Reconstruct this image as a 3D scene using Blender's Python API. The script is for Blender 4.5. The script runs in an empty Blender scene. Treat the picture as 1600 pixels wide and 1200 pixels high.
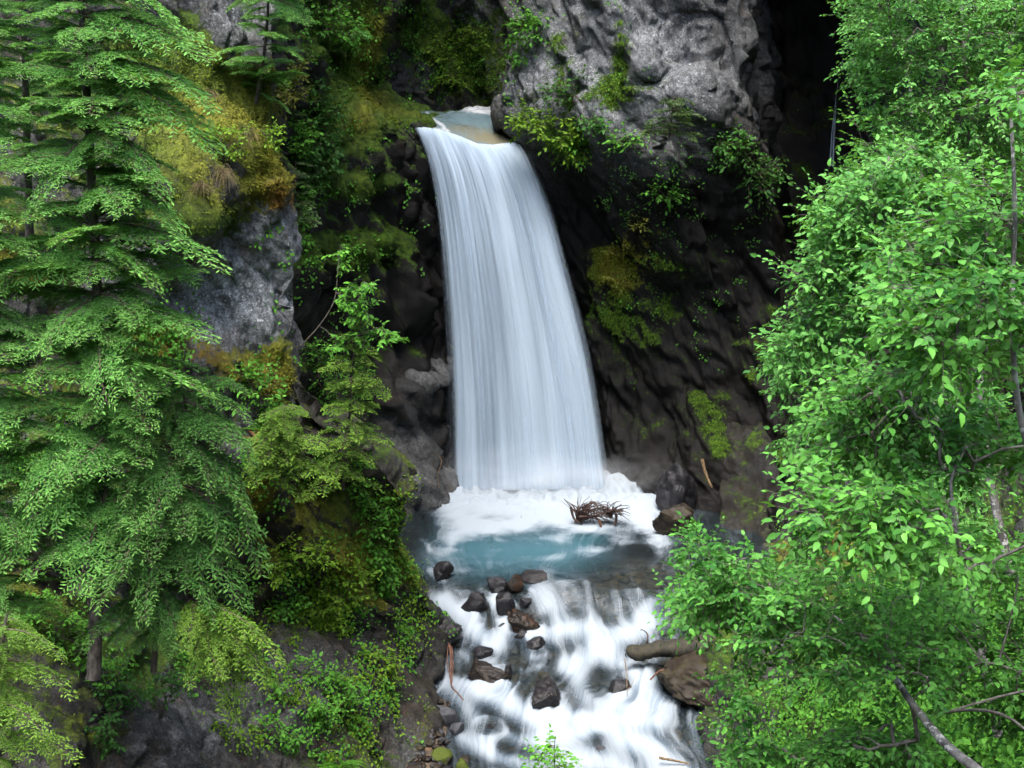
import bpy, math, random
import numpy as np
from mathutils import Vector, Matrix

# ------------------------------------------------------------------ camera, sky, sun, exposure
scene = bpy.context.scene
R = math.radians
CAM = np.array((0.0, 0.0, 11.8)); PITCH = R(12.8); FPX = 800 / math.tan(R(20))
cam = bpy.data.objects.new('camera', bpy.data.cameras.new('camera'))
scene.collection.objects.link(cam); scene.camera = cam
cam.location = CAM; cam.rotation_euler = (R(90) - PITCH, 0, 0)
cam.data.sensor_fit = 'HORIZONTAL'; cam.data.angle = R(40)
cam.data.clip_start = 0.1; cam.data.clip_end = 2000

SUN_EL, SUN_AZ = R(68), R(196)            # azimuth clockwise from +Y: behind the camera, a little left
world = bpy.data.worlds.new('World'); scene.world = world; world.use_nodes = True
wn = world.node_tree.nodes; wl = world.node_tree.links; wn.clear()
sky = wn.new('ShaderNodeTexSky'); sky.sky_type = 'NISHITA'; sky.sun_disc = False
sky.sun_elevation = SUN_EL; sky.sun_rotation = SUN_AZ
sky.air_density = 1.0; sky.dust_density = 3.0; sky.ozone_density = 1.0
bg = wn.new('ShaderNodeBackground'); bg.inputs['Strength'].default_value = 0.145
wo = wn.new('ShaderNodeOutputWorld')
wl.new(sky.outputs[0], bg.inputs[0]); wl.new(bg.outputs[0], wo.inputs[0])
sd = bpy.data.lights.new('sun', 'SUN'); sd.energy = 1.5; sd.angle = R(35); sd.color = (1.0, 0.97, 0.93)
sun = bpy.data.objects.new('sun', sd); scene.collection.objects.link(sun)
to_sun = Vector((math.sin(SUN_AZ) * math.cos(SUN_EL), math.cos(SUN_AZ) * math.cos(SUN_EL), math.sin(SUN_EL)))
sun.rotation_euler = to_sun.to_track_quat('Z', 'Y').to_euler()
vs = scene.view_settings; vs.view_transform = 'Standard'; vs.look = 'None'; vs.gamma = 1.0
vs.use_curve_mapping = False; vs.exposure = 2.4
cy = scene.cycles
cy.max_bounces = 4; cy.diffuse_bounces = 2; cy.glossy_bounces = 2; cy.transmission_bounces = 4
cy.transparent_max_bounces = 24; cy.volume_bounces = 3; cy.caustics_reflective = False; cy.caustics_refractive = False
cy.use_denoising = True; cy.denoiser = 'OPENIMAGEDENOISE'; cy.sample_clamp_indirect = 4.0
cy.use_adaptive_sampling = True; cy.adaptive_threshold = 0.03

# ------------------------------------------------------------------ helpers
rnd = random.Random(11); rng = np.random.default_rng(11)
COL = scene.collection
CP, SP = math.cos(PITCH), math.sin(PITCH)

def at(px, py, Y):
    """World point seen at a place of the 1600 x 1200 photograph, on the plane y = Y."""
    px = np.asarray(px, float); py = np.asarray(py, float); Y = np.asarray(Y, float)
    a = (px - 800) / FPX; b = -(py - 600) / FPX
    dy = CP + b * SP; dz = -SP + b * CP
    return np.stack(np.broadcast_arrays(a / dy * Y, Y + 0 * px, CAM[2] + dz / dy * Y), -1)

def proj(P):
    d = P - CAM; f = d[..., 1] * CP - d[..., 2] * SP; u = d[..., 1] * SP + d[..., 2] * CP
    f = np.maximum(f, 1e-3)
    return 800 + FPX * d[..., 0] / f, 600 - FPX * u / f

def sstep(a, b, x):
    t = np.clip((x - a) / (b - a), 0, 1); return t * t * (3 - 2 * t)

def _h(ix, iy, iz, s):
    with np.errstate(over='ignore'):
        x = (ix.astype(np.int64).astype(np.uint32) * np.uint32(374761393) + iy.astype(np.int64).astype(np.uint32) * np.uint32(668265263)
             + iz.astype(np.int64).astype(np.uint32) * np.uint32(2246822519) + np.uint32((s * 3266489917) & 0xffffffff))
        x = (x ^ (x >> np.uint32(15))) * np.uint32(2246822519)
        x = (x ^ (x >> np.uint32(13))) * np.uint32(3266489917)
        x = x ^ (x >> np.uint32(16))
    return x.astype(np.float64) / 4294967296.0

def vnoise(p, s=0):
    i = np.floor(p); f = p - i; f = f * f * f * (f * (f * 6 - 15) + 10)
    x, y, z = i[..., 0], i[..., 1], i[..., 2]; fx, fy, fz = f[..., 0], f[..., 1], f[..., 2]
    r = 0
    for dx in (0, 1):
        wx = fx if dx else 1 - fx
        for dy in (0, 1):
            wy = fy if dy else 1 - fy
            for dz in (0, 1):
                r = r + _h(x + dx, y + dy, z + dz, s) * wx * wy * (fz if dz else 1 - fz)
    return r * 2 - 1

def fbm(p, o=4, s=0, g=0.5):
    a, t, r = 1.0, 0.0, 0
    for k in range(o):
        r = r + a * vnoise(p * (2.03 ** k) + 17.3 * k, s + k); t += a; a *= g
    return r / t

_pd = np.random.default_rng(99).normal(0, 1, (5, 3)); _pd /= np.linalg.norm(_pd, axis=1, keepdims=True)
def blocks(p, s=0, r0=.40, slope=5.0, tilt=1.35):
    """jointed rock: flat tilted block faces with bevelled sides that meet in sharp joints"""
    i = np.floor(p - .5); best = np.full(p.shape[:-1], -9.0)
    for dx in (0, 1):
        for dy in (0, 1):
            for dz in (0, 1):
                c = i + (dx, dy, dz); x, y, z = c[..., 0], c[..., 1], c[..., 2]
                h = [_h(x, y, z, s + k) - .5 for k in range(7)]
                v = p - c - .5 - np.stack(h[:3], -1) * .62
                d = np.abs(v @ _pd[0])
                for k in range(1, 5): d = np.maximum(d, np.abs(v @ _pd[k]))
                val = 1.15 * h[3] + tilt * (v[..., 0] * h[4] + v[..., 1] * h[5] + v[..., 2] * h[6]) * 1.7 - slope * np.maximum(0, d - r0 * (1 + h[4]))
                best = np.maximum(best, val)
    return np.maximum(best, -1.3)

def nrmz(v):
    return v / np.maximum(np.linalg.norm(v, axis=-1, keepdims=True), 1e-9)

def mesh_np(name, V, faces, attrs=None, smooth=True):
    """faces: list of index arrays (n,3) / (n,4)"""
    V = np.asarray(V, np.float32).reshape(-1, 3); me = bpy.data.meshes.new(name)
    faces = [np.asarray(f, np.int32) for f in faces if len(f)]
    loops = np.concatenate([f.ravel() for f in faces]); tot = np.concatenate([np.full(len(f), f.shape[1], np.int32) for f in faces])
    start = np.concatenate(([0], np.cumsum(tot)[:-1])).astype(np.int32)
    me.vertices.add(len(V)); me.vertices.foreach_set('co', V.ravel())
    me.loops.add(len(loops)); me.loops.foreach_set('vertex_index', loops)
    me.polygons.add(len(tot)); me.polygons.foreach_set('loop_start', start); me.polygons.foreach_set('loop_total', tot)
    me.polygons.foreach_set('use_smooth', np.full(len(tot), smooth))
    for k, a in (attrs or {}).items():
        at_ = me.attributes.new(k, 'FLOAT', 'POINT'); at_.data.foreach_set('value', np.asarray(a, np.float32).ravel())
    me.update(calc_edges=True); return me

def add(name, me, mats=(), parent=None, loc=None):
    o = bpy.data.objects.new(name, me); COL.objects.link(o)
    if me is not None and not me.materials:
        for m in (mats if isinstance(mats, (list, tuple)) else [mats]): me.materials.append(m)
    if parent is not None: o.parent = parent
    if loc is not None: o.location = loc
    return o

def tag(o, label, cat=None, group=None, kind=None):
    o['label'] = label
    if cat: o['category'] = cat
    if group: o['group'] = group
    if kind: o['kind'] = kind
    return o

def empty(name, loc, label, cat, group=None):
    o = bpy.data.objects.new(name, None); COL.objects.link(o); o.location = [float(c) for c in loc]; o.empty_display_size = 0.2
    return tag(o, label, cat, group)

def quads(nv, nu):
    i = np.arange(nv * nu).reshape(nv, nu)
    return np.stack((i[:-1, :-1].ravel(), i[:-1, 1:].ravel(), i[1:, 1:].ravel(), i[1:, :-1].ravel()), -1)

def crmat(n, R_):
    t = np.linspace(0, R_ - 1, n); i = np.minimum(np.floor(t).astype(int), R_ - 2); f = t - i
    W = np.zeros((n, R_)); k = np.arange(n)
    w = (-.5 * f + f ** 2 - .5 * f ** 3, 1 - 2.5 * f ** 2 + 1.5 * f ** 3, .5 * f + 2 * f ** 2 - 1.5 * f ** 3, -.5 * f ** 2 + .5 * f ** 3)
    for d in range(4):
        np.add.at(W, (k, np.clip(i + d - 1, 0, R_ - 1)), w[d])
    return W

def spline(pts, n):
    pts = np.asarray(pts, float); return crmat(n, len(pts)) @ pts

def tube(path, rad, sides=8, jit=0.0):
    """continuous tube along a path; returns V, F(quads)"""
    path = np.asarray(path, float); n = len(path); rad = np.broadcast_to(rad, (n,))
    T = nrmz(np.gradient(path, axis=0)); ref = np.array((0.31, 0.2, 0.93)) if abs(T[:, 2]).mean() < .8 else np.array((1, .1, .05))
    A = nrmz(np.cross(T, ref)); B = np.cross(T, A); th = np.arange(sides) * 2 * np.pi / sides
    r = rad[:, None] * (1 + jit * rng.uniform(-1, 1, (n, sides)))
    V = path[:, None] + (A[:, None] * np.cos(th)[None, :, None] + B[:, None] * np.sin(th)[None, :, None]) * r[..., None]
    i = np.arange(n * sides).reshape(n, sides); j = np.roll(i, -1, 1)
    return V.reshape(-1, 3), np.stack((i[:-1].ravel(), j[:-1].ravel(), j[1:].ravel(), i[1:].ravel()), -1)

def frusta(A, B, ra, rb, sides=5):
    A, B = np.asarray(A, float), np.asarray(B, float); n = len(A)
    T = nrmz(B - A); ref = np.where(np.abs(T[:, 2:3]) < .8, np.array([[0, 0, 1.0]]), np.array([[1.0, 0, 0]]))
    U = nrmz(np.cross(T, ref)); W = np.cross(T, U); th = np.arange(sides) * 2 * np.pi / sides
    ring = U[:, None] * np.cos(th)[None, :, None] + W[:, None] * np.sin(th)[None, :, None]
    V = np.stack((A[:, None] + ring * np.asarray(ra)[:, None, None], B[:, None] + ring * np.asarray(rb)[:, None, None]), 1)
    i = np.arange(n * 2 * sides).reshape(n, 2, sides); j = np.roll(i, -1, 2)
    return V.reshape(-1, 3), np.stack((i[:, 0].ravel(), j[:, 0].ravel(), j[:, 1].ravel(), i[:, 1].ravel()), -1)

# ------------------------------------------------------------------ materials
class NT:
    def __init__(self, name):
        self.m = bpy.data.materials.new(name); self.m.use_nodes = True; self.t = self.m.node_tree; self.t.nodes.clear()
    def n(self, typ, **kw):
        nd = self.t.nodes.new(typ)
        for k, v in kw.items():
            if k[0] == 'i' and k[1:].isdigit(): nd.inputs[int(k[1:])].default_value = v
            elif hasattr(nd, k): setattr(nd, k, v)
        return nd
    def l(self, a, b): self.t.links.new(a, b)
    def attr(self, name): return self.n('ShaderNodeAttribute', attribute_name=name).outputs['Fac']
    def inp(self, sock, v):
        if hasattr(v, 'is_output'): self.l(v, sock)
        else: sock.default_value = v
    def math(self, op, a, b=None, c=None, clamp=False):
        nd = self.n('ShaderNodeMath', operation=op, use_clamp=clamp)
        for k, v in enumerate((a, b, c)):
            if v is not None: self.inp(nd.inputs[k], v)
        return nd.outputs[0]
    def mix(self, f, a, b, blend='MIX'):
        nd = self.n('ShaderNodeMix', data_type='RGBA', blend_type=blend)
        self.inp(nd.inputs[0], f)
        for s, v in ((nd.inputs[6], a), (nd.inputs[7], b)): self.inp(s, (*v, 1) if isinstance(v, tuple) and len(v) == 3 else v)
        return nd.outputs[2]
    def ramp(self, x, lo, hi):
        nd = self.n('ShaderNodeMapRange', interpolation_type='SMOOTHSTEP'); self.inp(nd.inputs[0], x)
        nd.inputs[1].default_value = lo; nd.inputs[2].default_value = hi; return nd.outputs[0]
    def noise(self, scale, detail=4, rough=.55, vec=None, dist=0.0, lac=2.0):
        nd = self.n('ShaderNodeTexNoise'); nd.inputs['Scale'].default_value = scale; nd.inputs['Detail'].default_value = detail
        nd.inputs['Roughness'].default_value = rough; nd.inputs['Distortion'].default_value = dist
        if vec is not None: self.l(vec, nd.inputs['Vector'])
        return nd.outputs['Fac']
    def pos(self, sc=(1, 1, 1)):
        g = self.n('ShaderNodeNewGeometry').outputs['Position']
        mp = self.n('ShaderNodeMapping'); mp.inputs['Scale'].default_value = sc; self.l(g, mp.inputs[0]); return mp.outputs[0]
    def out(self, surf=None, vol=None):
        o = self.n('ShaderNodeOutputMaterial')
        if surf: self.l(surf, o.inputs[0])
        if vol: self.l(vol, o.inputs[1])
        return self.m

def rock_material():
    t = NT('rock'); p = t.pos(); pv = t.pos((1.6, 1.6, .45))
    moss, hue, lich, wet = t.attr('moss'), t.attr('hue'), t.attr('lich'), t.attr('wet')
    n1 = t.noise(.9, 5, .6, p); n2 = t.noise(6, 6, .65, p); n3 = t.noise(38, 4, .7, p); nv = t.noise(2.2, 5, .6, pv, 0.4)
    brown = t.mix(t.ramp(n2, .3, .7), (.008, .007, .0055), (.034, .028, .020))
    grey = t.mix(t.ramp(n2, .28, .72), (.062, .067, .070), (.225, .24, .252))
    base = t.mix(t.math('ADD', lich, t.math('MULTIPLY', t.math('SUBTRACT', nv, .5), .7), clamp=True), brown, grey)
    streak = t.ramp(nv, .56, .7)
    base = t.mix(t.math('MULTIPLY', streak, .55), base, (.02, .018, .02))
    vo = t.n('ShaderNodeTexVoronoi', feature='SMOOTH_F1'); vo.inputs['Scale'].default_value = 9; t.l(p, vo.inputs[0])
    spot = t.math('MULTIPLY', t.ramp(t.noise(13, 3, .75, p), .56, .64), t.ramp(n1, .38, .58))
    base = t.mix(t.math('MULTIPLY', spot, t.math('MULTIPLY', lich, .85)), base, (.40, .42, .42))
    mot = t.ramp(t.noise(21, 5, .8, p), .36, .64); base = t.mix(.8, base, t.mix(mot, (.35, .35, .36), (1.75, 1.75, 1.72)), 'MULTIPLY')
    rust = t.math('MULTIPLY', t.ramp(t.noise(1.7, 4, .6, p), .55, .72), .35)
    base = t.mix(rust, base, (.08, .042, .018))
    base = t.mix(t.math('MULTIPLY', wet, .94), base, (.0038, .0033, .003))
    m1 = t.mix(t.ramp(n2, .3, .72), (.012, .028, .004), (.060, .11, .010))
    m2 = t.mix(t.ramp(n2, .3, .7), (.05, .052, .006), (.16, .165, .018))
    m3 = t.mix(t.ramp(n3, .3, .7), (.05, .024, .005), (.15, .082, .014))
    mc = t.mix(t.ramp(hue, .15, .6), m1, m2); mc = t.mix(t.ramp(hue, .62, 1.0), mc, m3)
    mf = t.ramp(t.math('ADD', moss, t.math('MULTIPLY', t.math('SUBTRACT', t.noise(9, 6, .72, p), .5), 1.1)), .40, .60)
    col = t.mix(mf, base, mc)
    b = t.n('ShaderNodeBsdfPrincipled'); t.l(col, b.inputs['Base Color'])
    ro = t.math('SUBTRACT', .85, t.math('MULTIPLY', wet, .35)); ro = t.math('MAXIMUM', ro, t.math('MULTIPLY', mf, .95)); t.l(ro, b.inputs['Roughness'])
    t.l(t.math('SUBTRACT', .35, t.math('MULTIPLY', wet, .2)), b.inputs['Specular IOR Level'])
    hgt = t.math('ADD', t.math('MULTIPLY', n2, .5), t.math('MULTIPLY', n3, .45)); hgt = t.math('ADD', hgt, t.math('MULTIPLY', mf, t.math('MULTIPLY', t.noise(24, 5, .8, p), .7)))
    bp = t.n('ShaderNodeBump'); bp.inputs['Strength'].default_value = .8; bp.inputs['Distance'].default_value = .07
    t.l(hgt, bp.inputs['Height']); t.l(bp.outputs[0], b.inputs['Normal'])
    return t.out(b.outputs[0])
ROCK = rock_material()

def wet_stone(name, dark, light, accent=None, rough=.22, moss=0.0):
    t = NT(name); p = t.pos(); n = t.noise(5, 6, .65, p); n3 = t.noise(45, 4, .7, p); oi = t.n('ShaderNodeObjectInfo').outputs['Random']
    c = t.mix(t.ramp(n, .3, .75), dark, light)
    if accent: c = t.mix(t.math('MULTIPLY', t.ramp(t.noise(3.1, 3, .6, p), .52, .66), .8), c, accent)
    c = t.mix(t.math('MULTIPLY', oi, .08), c, t.mix(oi, (.012, .012, .014), (.06, .042, .028)))
    if moss:
        up = t.n('ShaderNodeSeparateXYZ'); t.l(t.n('ShaderNodeNewGeometry').outputs['Normal'], up.inputs[0])
        f = t.ramp(t.math('ADD', t.math('MULTIPLY', up.outputs[2], .6), t.noise(7, 5, .7, p)), 1.0 - .5 * moss, 1.15 - .5 * moss)
        c = t.mix(f, c, t.mix(n3, (.02, .035, .004), (.075, .095, .010)))
    b = t.n('ShaderNodeBsdfPrincipled'); t.l(c, b.inputs['Base Color'])
    t.l(t.math('ADD', rough, t.math('MULTIPLY', n, .25)), b.inputs['Roughness']); b.inputs['Specular IOR Level'].default_value = .22
    bp = t.n('ShaderNodeBump'); bp.inputs['Strength'].default_value = .8; bp.inputs['Distance'].default_value = .05
    t.l(t.math('ADD', n, t.math('MULTIPLY', n3, .3)), bp.inputs['Height']); t.l(bp.outputs[0], b.inputs['Normal'])
    return t.out(b.outputs[0])

def leaf_material(name, dark, light, tip=None, trans=.35, rough=.45, gloss=.35):
    t = NT(name); r = t.attr('rnd'); oi = t.n('ShaderNodeObjectInfo').outputs['Random']
    f = t.math('ADD', t.math('MULTIPLY', r, .75), t.math('MULTIPLY', oi, .25))
    c = t.mix(f, dark, light)
    if tip: c = t.mix(t.attr('tip'), c, tip)
    b = t.n('ShaderNodeBsdfPrincipled'); t.l(c, b.inputs['Base Color']); b.inputs['Roughness'].default_value = rough
    b.inputs['Specular IOR Level'].default_value = gloss
    tr = t.n('ShaderNodeBsdfTranslucent'); t.l(t.mix(.6, c, (.13, .30, .02)), tr.inputs[0])
    mx = t.n('ShaderNodeMixShader'); mx.inputs[0].default_value = trans; t.l(b.outputs[0], mx.inputs[1]); t.l(tr.outputs[0], mx.inputs[2])
    return t.out(mx.outputs[0])

def bark_material(name, dark, light, scale=9, spots=None):
    t = NT(name); p = t.pos((1, 1, .5)); n = t.noise(scale, 6, .7, p)
    c = t.mix(t.ramp(n, .35, .65), dark, light)
    if spots: c = t.mix(t.ramp(t.noise(14, 3, .6, t.pos()), .55, .62), c, spots)
    b = t.n('ShaderNodeBsdfPrincipled'); t.l(c, b.inputs['Base Color']); b.inputs['Roughness'].default_value = .85
    bp = t.n('ShaderNodeBump'); bp.inputs['Strength'].default_value = .7; bp.inputs['Distance'].default_value = .02
    t.l(n, bp.inputs['Height']); t.l(bp.outputs[0], b.inputs['Normal']); return t.out(b.outputs[0])

BARK = bark_material('conifer_bark', (.018, .014, .011), (.10, .085, .07))
TWIG = bark_material('twig_wood', (.03, .02, .013), (.09, .065, .045), 20)
ALDERBARK = bark_material('alder_bark', (.025, .023, .02), (.13, .125, .115), 7, (.24, .24, .225))
ALDERTWIG = bark_material('alder_twig', (.04, .033, .026), (.14, .125, .105), 16)
REDWOOD = bark_material('driftwood_red', (.04, .016, .009), (.14, .062, .034), 14)
DARKWOOD = bark_material('driftwood_dark', (.024, .013, .010), (.085, .05, .038), 14)
TANWOOD = bark_material('driftwood_tan', (.06, .036, .016), (.19, .125, .058), 14)
LOGWOOD = bark_material('mossy_log_wood', (.006, .005, .003), (.028, .024, .011), 11)
# ------------------------------------------------------------------ cliffs
ZBW, ZBH, ZBC = 480, 400, 4          # depth buffer over the picture, 4 px cells, 160 px margin
zb_d = np.full((ZBH, ZBW), 1e9); zb_p = np.zeros((ZBH, ZBW, 3)); zb_n = np.zeros((ZBH, ZBW, 3))
MOSSPTS = {}

def zbuf(P, N):
    px, py = proj(P); d = P[..., 1]
    i = ((py + 200) / ZBC).astype(int).ravel(); j = ((px + 160) / ZBC).astype(int).ravel()
    ok = (i >= 0) & (i < ZBH) & (j >= 0) & (j < ZBW) & (d.ravel() > 1); o = np.argsort(-d.ravel()[ok])
    ii, jj = i[ok][o], j[ok][o]; dd = d.ravel()[ok][o]; PP = P.reshape(-1, 3)[ok][o]; NN = N.reshape(-1, 3)[ok][o]
    tmp = np.full((ZBH, ZBW), 1e9); tp = np.zeros((ZBH, ZBW, 3)); tn = tp.copy()
    tmp[ii, jj] = dd; tp[ii, jj] = PP; tn[ii, jj] = NN
    m = tmp < zb_d; zb_d[m] = tmp[m]; zb_p[m] = tp[m]; zb_n[m] = tn[m]

def fill_zbuf():
    for _ in range(5):
        e = zb_d > 1e8
        for dy, dx in ((0, 1), (0, -1), (1, 0), (-1, 0)):
            s = np.roll(zb_d, (dy, dx), (0, 1)); m = e & (s < 1e8) & (zb_d > 1e8)
            zb_p[m] = np.roll(zb_p, (dy, dx), (0, 1))[m]; zb_n[m] = np.roll(zb_n, (dy, dx), (0, 1))[m]; zb_d[m] = s[m]

def hit(px, py):
    i = np.clip(((np.asarray(py) + 200) / ZBC).astype(int), 0, ZBH - 1); j = np.clip(((np.asarray(px) + 160) / ZBC).astype(int), 0, ZBW - 1)
    return zb_p[i, j], zb_n[i, j]

def blobs(px, py, bl):
    r = np.zeros(px.shape)
    for cx, cy_, rx, ry, s in bl:
        r = r + s * np.exp(-(((px - cx) / rx) ** 2 + ((py - cy_) / ry) ** 2))
    return r

def cliff(name, label, ctrl, nu, nv, block=1.0, amp=.25, small=.07, strata=0.0, bumps=(), moss=(), hue=(), lich=(), wet=(),
          m0=0.0, up=.35, h0=.2, l0=.3, w0=.2, seed=1, mossy=1.0, fine=.035):
    C = np.array([[at(*c) for c in row] for row in ctrl])
    P = np.einsum('ir,rck,jc->ijk', crmat(nv, C.shape[0]), C, crmat(nu, C.shape[1]))
    px, py = proj(P)
    for cx, cy_, rx, ry, a in bumps:
        P[..., 1] -= a * np.exp(-(((px - cx) / rx) ** 2 + ((py - cy_) / ry) ** 2) ** 1.5)
    def normals(P):
        n = nrmz(np.cross(np.gradient(P, axis=1), np.gradient(P, axis=0)))
        return n if (n * (CAM - P)).sum(-1).mean() > 0 else -n
    N = normals(P)
    # joints tilt like bedding: big blocks, small blocks, fine roughness
    T = np.array(((.97, .12, -.22), (-.1, 1, .05), (.2, -.03, .62)))
    W = P + .12 * np.stack([fbm(P * .7, 3, seed + 40 + k) for k in range(3)], -1)
    d = amp * blocks(W @ T / block, seed) + small * blocks((W * 1.02 + 3.3) @ T / (block * .36), seed + 7) + small * .38 * blocks((W + 9.1) @ T / (block * .15), seed + 13, tilt=1.4)
    d = d + amp * .45 * fbm(P * .4, 2, seed + 80) + fine * fbm(P * 4, 4, seed + 90, .62)
    if strata:
        s = P[..., 2] * .9 + .25 * P[..., 0] + .8 * fbm(P * .35, 3, seed + 95); fr = s - np.floor(s)
        d = d + strata * (sstep(0, .18, fr) * (1 - fr) * 1.6 - .4)
    P = P + N * d[..., None]; N = normals(P)
    px, py = proj(P)
    mn = fbm(P * 1.1, 4, seed + 100)
    M = np.clip(m0 + up * np.clip(N[..., 2], -.3, 1) + .3 * mn + blobs(px, py, moss), 0, 1)
    H = np.clip(h0 + .25 * fbm(P * .8, 3, seed + 110) + blobs(px, py, hue), 0, 1)
    L = np.clip(l0 + .35 * fbm(P * .6, 3, seed + 120) + blobs(px, py, lich), 0, 1)
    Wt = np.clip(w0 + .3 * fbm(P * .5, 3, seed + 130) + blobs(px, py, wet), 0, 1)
    P = P + N * (np.clip(M - .4, 0, 1) * .06 * mossy * (1 + fbm(P * 7, 3, seed + 140)))[..., None]
    zbuf(P, N)
    me = mesh_np(name, P, [quads(nv, nu)], dict(moss=M, hue=H, lich=L, wet=Wt))
    o = add(name, me, ROCK); tag(o, label, kind='structure'); o['category'] = 'cliff'
    MOSSPTS[name] = (P, N, M, H)
    return o

# left buttress: near face, right edge, then round the corner into the gorge
py_ = [-450, -200, 0, 130, 230, 330, 450, 600, 690, 760, 860, 930, 985, 1080, 1200, 1450]
ex = [405, 418, 428, 430, 442, 452, 462, 474, 565, 618, 635, 662, 690, 678, 650, 630]
ey = [28, 27.5, 27, 26.6, 26.3, 26, 25.9, 25.8, 26.6, 27.2, 27.8, 28.5, 28.8, 27.2, 25.2, 21.5]
ly = [23.5, 23, 22.5, 22.2, 22, 21.7, 21.4, 20.8, 20.2, 19.7, 19, 18.5, 18, 17.2, 16, 14]
rows = []
for p, x, e, l in zip(py_, ex, ey, ly):
    row = []
    for f in (0, .25, .42, .56, .68, .78, .87, .94, .985, 1.0):
        row.append((-450 + (x + 450) * f, p, l + (e - l) * f ** 1.6))
    row += [(x - 6, p, e + .5), (x - 30, p, e + 1.8), (x - 80, p, e + 4.5), (x - 140, p, e + 9)]
    rows.append(row)
rows.insert(0, [(x, -1500, y + 2) for x, _, y in rows[0]])  # buttress carried up out of view to cut sky light in the gorge
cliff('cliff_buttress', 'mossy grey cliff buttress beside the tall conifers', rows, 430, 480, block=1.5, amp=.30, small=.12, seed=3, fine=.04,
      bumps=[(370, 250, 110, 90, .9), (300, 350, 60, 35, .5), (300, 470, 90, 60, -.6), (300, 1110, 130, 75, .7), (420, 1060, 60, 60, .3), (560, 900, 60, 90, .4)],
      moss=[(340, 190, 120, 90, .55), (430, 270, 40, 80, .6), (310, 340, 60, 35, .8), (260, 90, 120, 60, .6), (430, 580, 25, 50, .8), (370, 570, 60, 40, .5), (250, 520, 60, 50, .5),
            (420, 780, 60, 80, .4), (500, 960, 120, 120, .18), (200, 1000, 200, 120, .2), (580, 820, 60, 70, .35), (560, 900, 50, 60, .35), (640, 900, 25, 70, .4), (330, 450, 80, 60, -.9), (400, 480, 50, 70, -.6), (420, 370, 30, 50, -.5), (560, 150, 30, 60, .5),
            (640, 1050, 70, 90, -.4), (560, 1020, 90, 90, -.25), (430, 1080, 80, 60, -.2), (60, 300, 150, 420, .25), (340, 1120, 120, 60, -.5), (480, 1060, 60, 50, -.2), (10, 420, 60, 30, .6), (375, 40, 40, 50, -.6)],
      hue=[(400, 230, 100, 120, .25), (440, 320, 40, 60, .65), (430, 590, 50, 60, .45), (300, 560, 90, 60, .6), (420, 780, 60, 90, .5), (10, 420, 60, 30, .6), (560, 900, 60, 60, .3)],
      lich=[(350, 460, 110, 90, 1.0), (430, 400, 50, 100, .8), (380, 60, 60, 80, .45), (310, 1130, 110, 50, .35), (500, 1080, 70, 50, .15)],  # pale blobs put the lit look of the bare face into its grey
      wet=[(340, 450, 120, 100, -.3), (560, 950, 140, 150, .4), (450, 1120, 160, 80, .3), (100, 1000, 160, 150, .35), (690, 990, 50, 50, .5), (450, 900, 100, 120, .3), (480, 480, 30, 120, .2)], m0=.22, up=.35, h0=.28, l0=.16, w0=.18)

# gorge wall left of the fall
gy = [-350, -120, 0, 60, 130, 165, 195, 260, 400, 550, 700, 850, 960]
gx = [625, 604, 592, 570, 552, 588, 645, 676, 695, 705, 708, 710, 712]
gY = [38.3, 38.3, 38.3, 38.3, 38.5, 38.9, 39.4, 39.8, 39.9, 39.6, 39, 38.3, 37.5]
rows = []
for p, x, e in zip(gy, gx, gY):
    top = p < 190
    row = [(330, p, 29.5), (400, p, 31.2), (450, p, 33), (500, p, 35), (x - 45, p, (35 + e) / 2 + .9), (x - 14, p, e - .35), (x, p, e)]
    row += [(x + 4, p, e + 1.0), (x + 18, p, e + 3), (x + 50, p, e + 8)] if top else [(x + 40, max(p, 215), e + .7), (x + 120, max(p, 240), e + 1.5), (x + 250, max(p, 245), e + 2.2)]
    rows.append(row)
rows.insert(0, [(x, -1300, y) for x, _, y in rows[0]])  # unseen upper row raises the wall to darken the gorge
cliff('gorge_wall', 'dark mossy ledged rock wall left of the waterfall', rows, 260, 330, block=1.5, amp=.36, small=.17, seed=23,
      bumps=[(600, 185, 60, 25, .4), (560, 290, 80, 18, .35), (540, 385, 70, 16, .35), (650, 780, 60, 90, 1.0), (650, 610, 60, 45, .7), (690, 480, 40, 60, -.5)],
      moss=[(570, 70, 35, 90, .8), (580, 165, 60, 35, .9), (550, 290, 90, 22, .7), (540, 390, 90, 25, .7), (530, 220, 50, 60, .4), (650, 300, 25, 60, -.3), (660, 700, 60, 130, -.7), (690, 420, 35, 130, -.6), (520, 40, 40, 70, .6)],
      hue=[(575, 60, 40, 100, .3), (590, 170, 60, 40, .25)], lich=[(650, 740, 60, 140, .45), (680, 590, 50, 30, .4), (540, 240, 50, 60, .1)],
      wet=[(690, 400, 60, 220, .7), (600, 450, 120, 160, .5), (640, 330, 60, 90, .3), (700, 650, 30, 100, .3)], m0=.30, up=.5, h0=.10, l0=.05, w0=.4)

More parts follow.
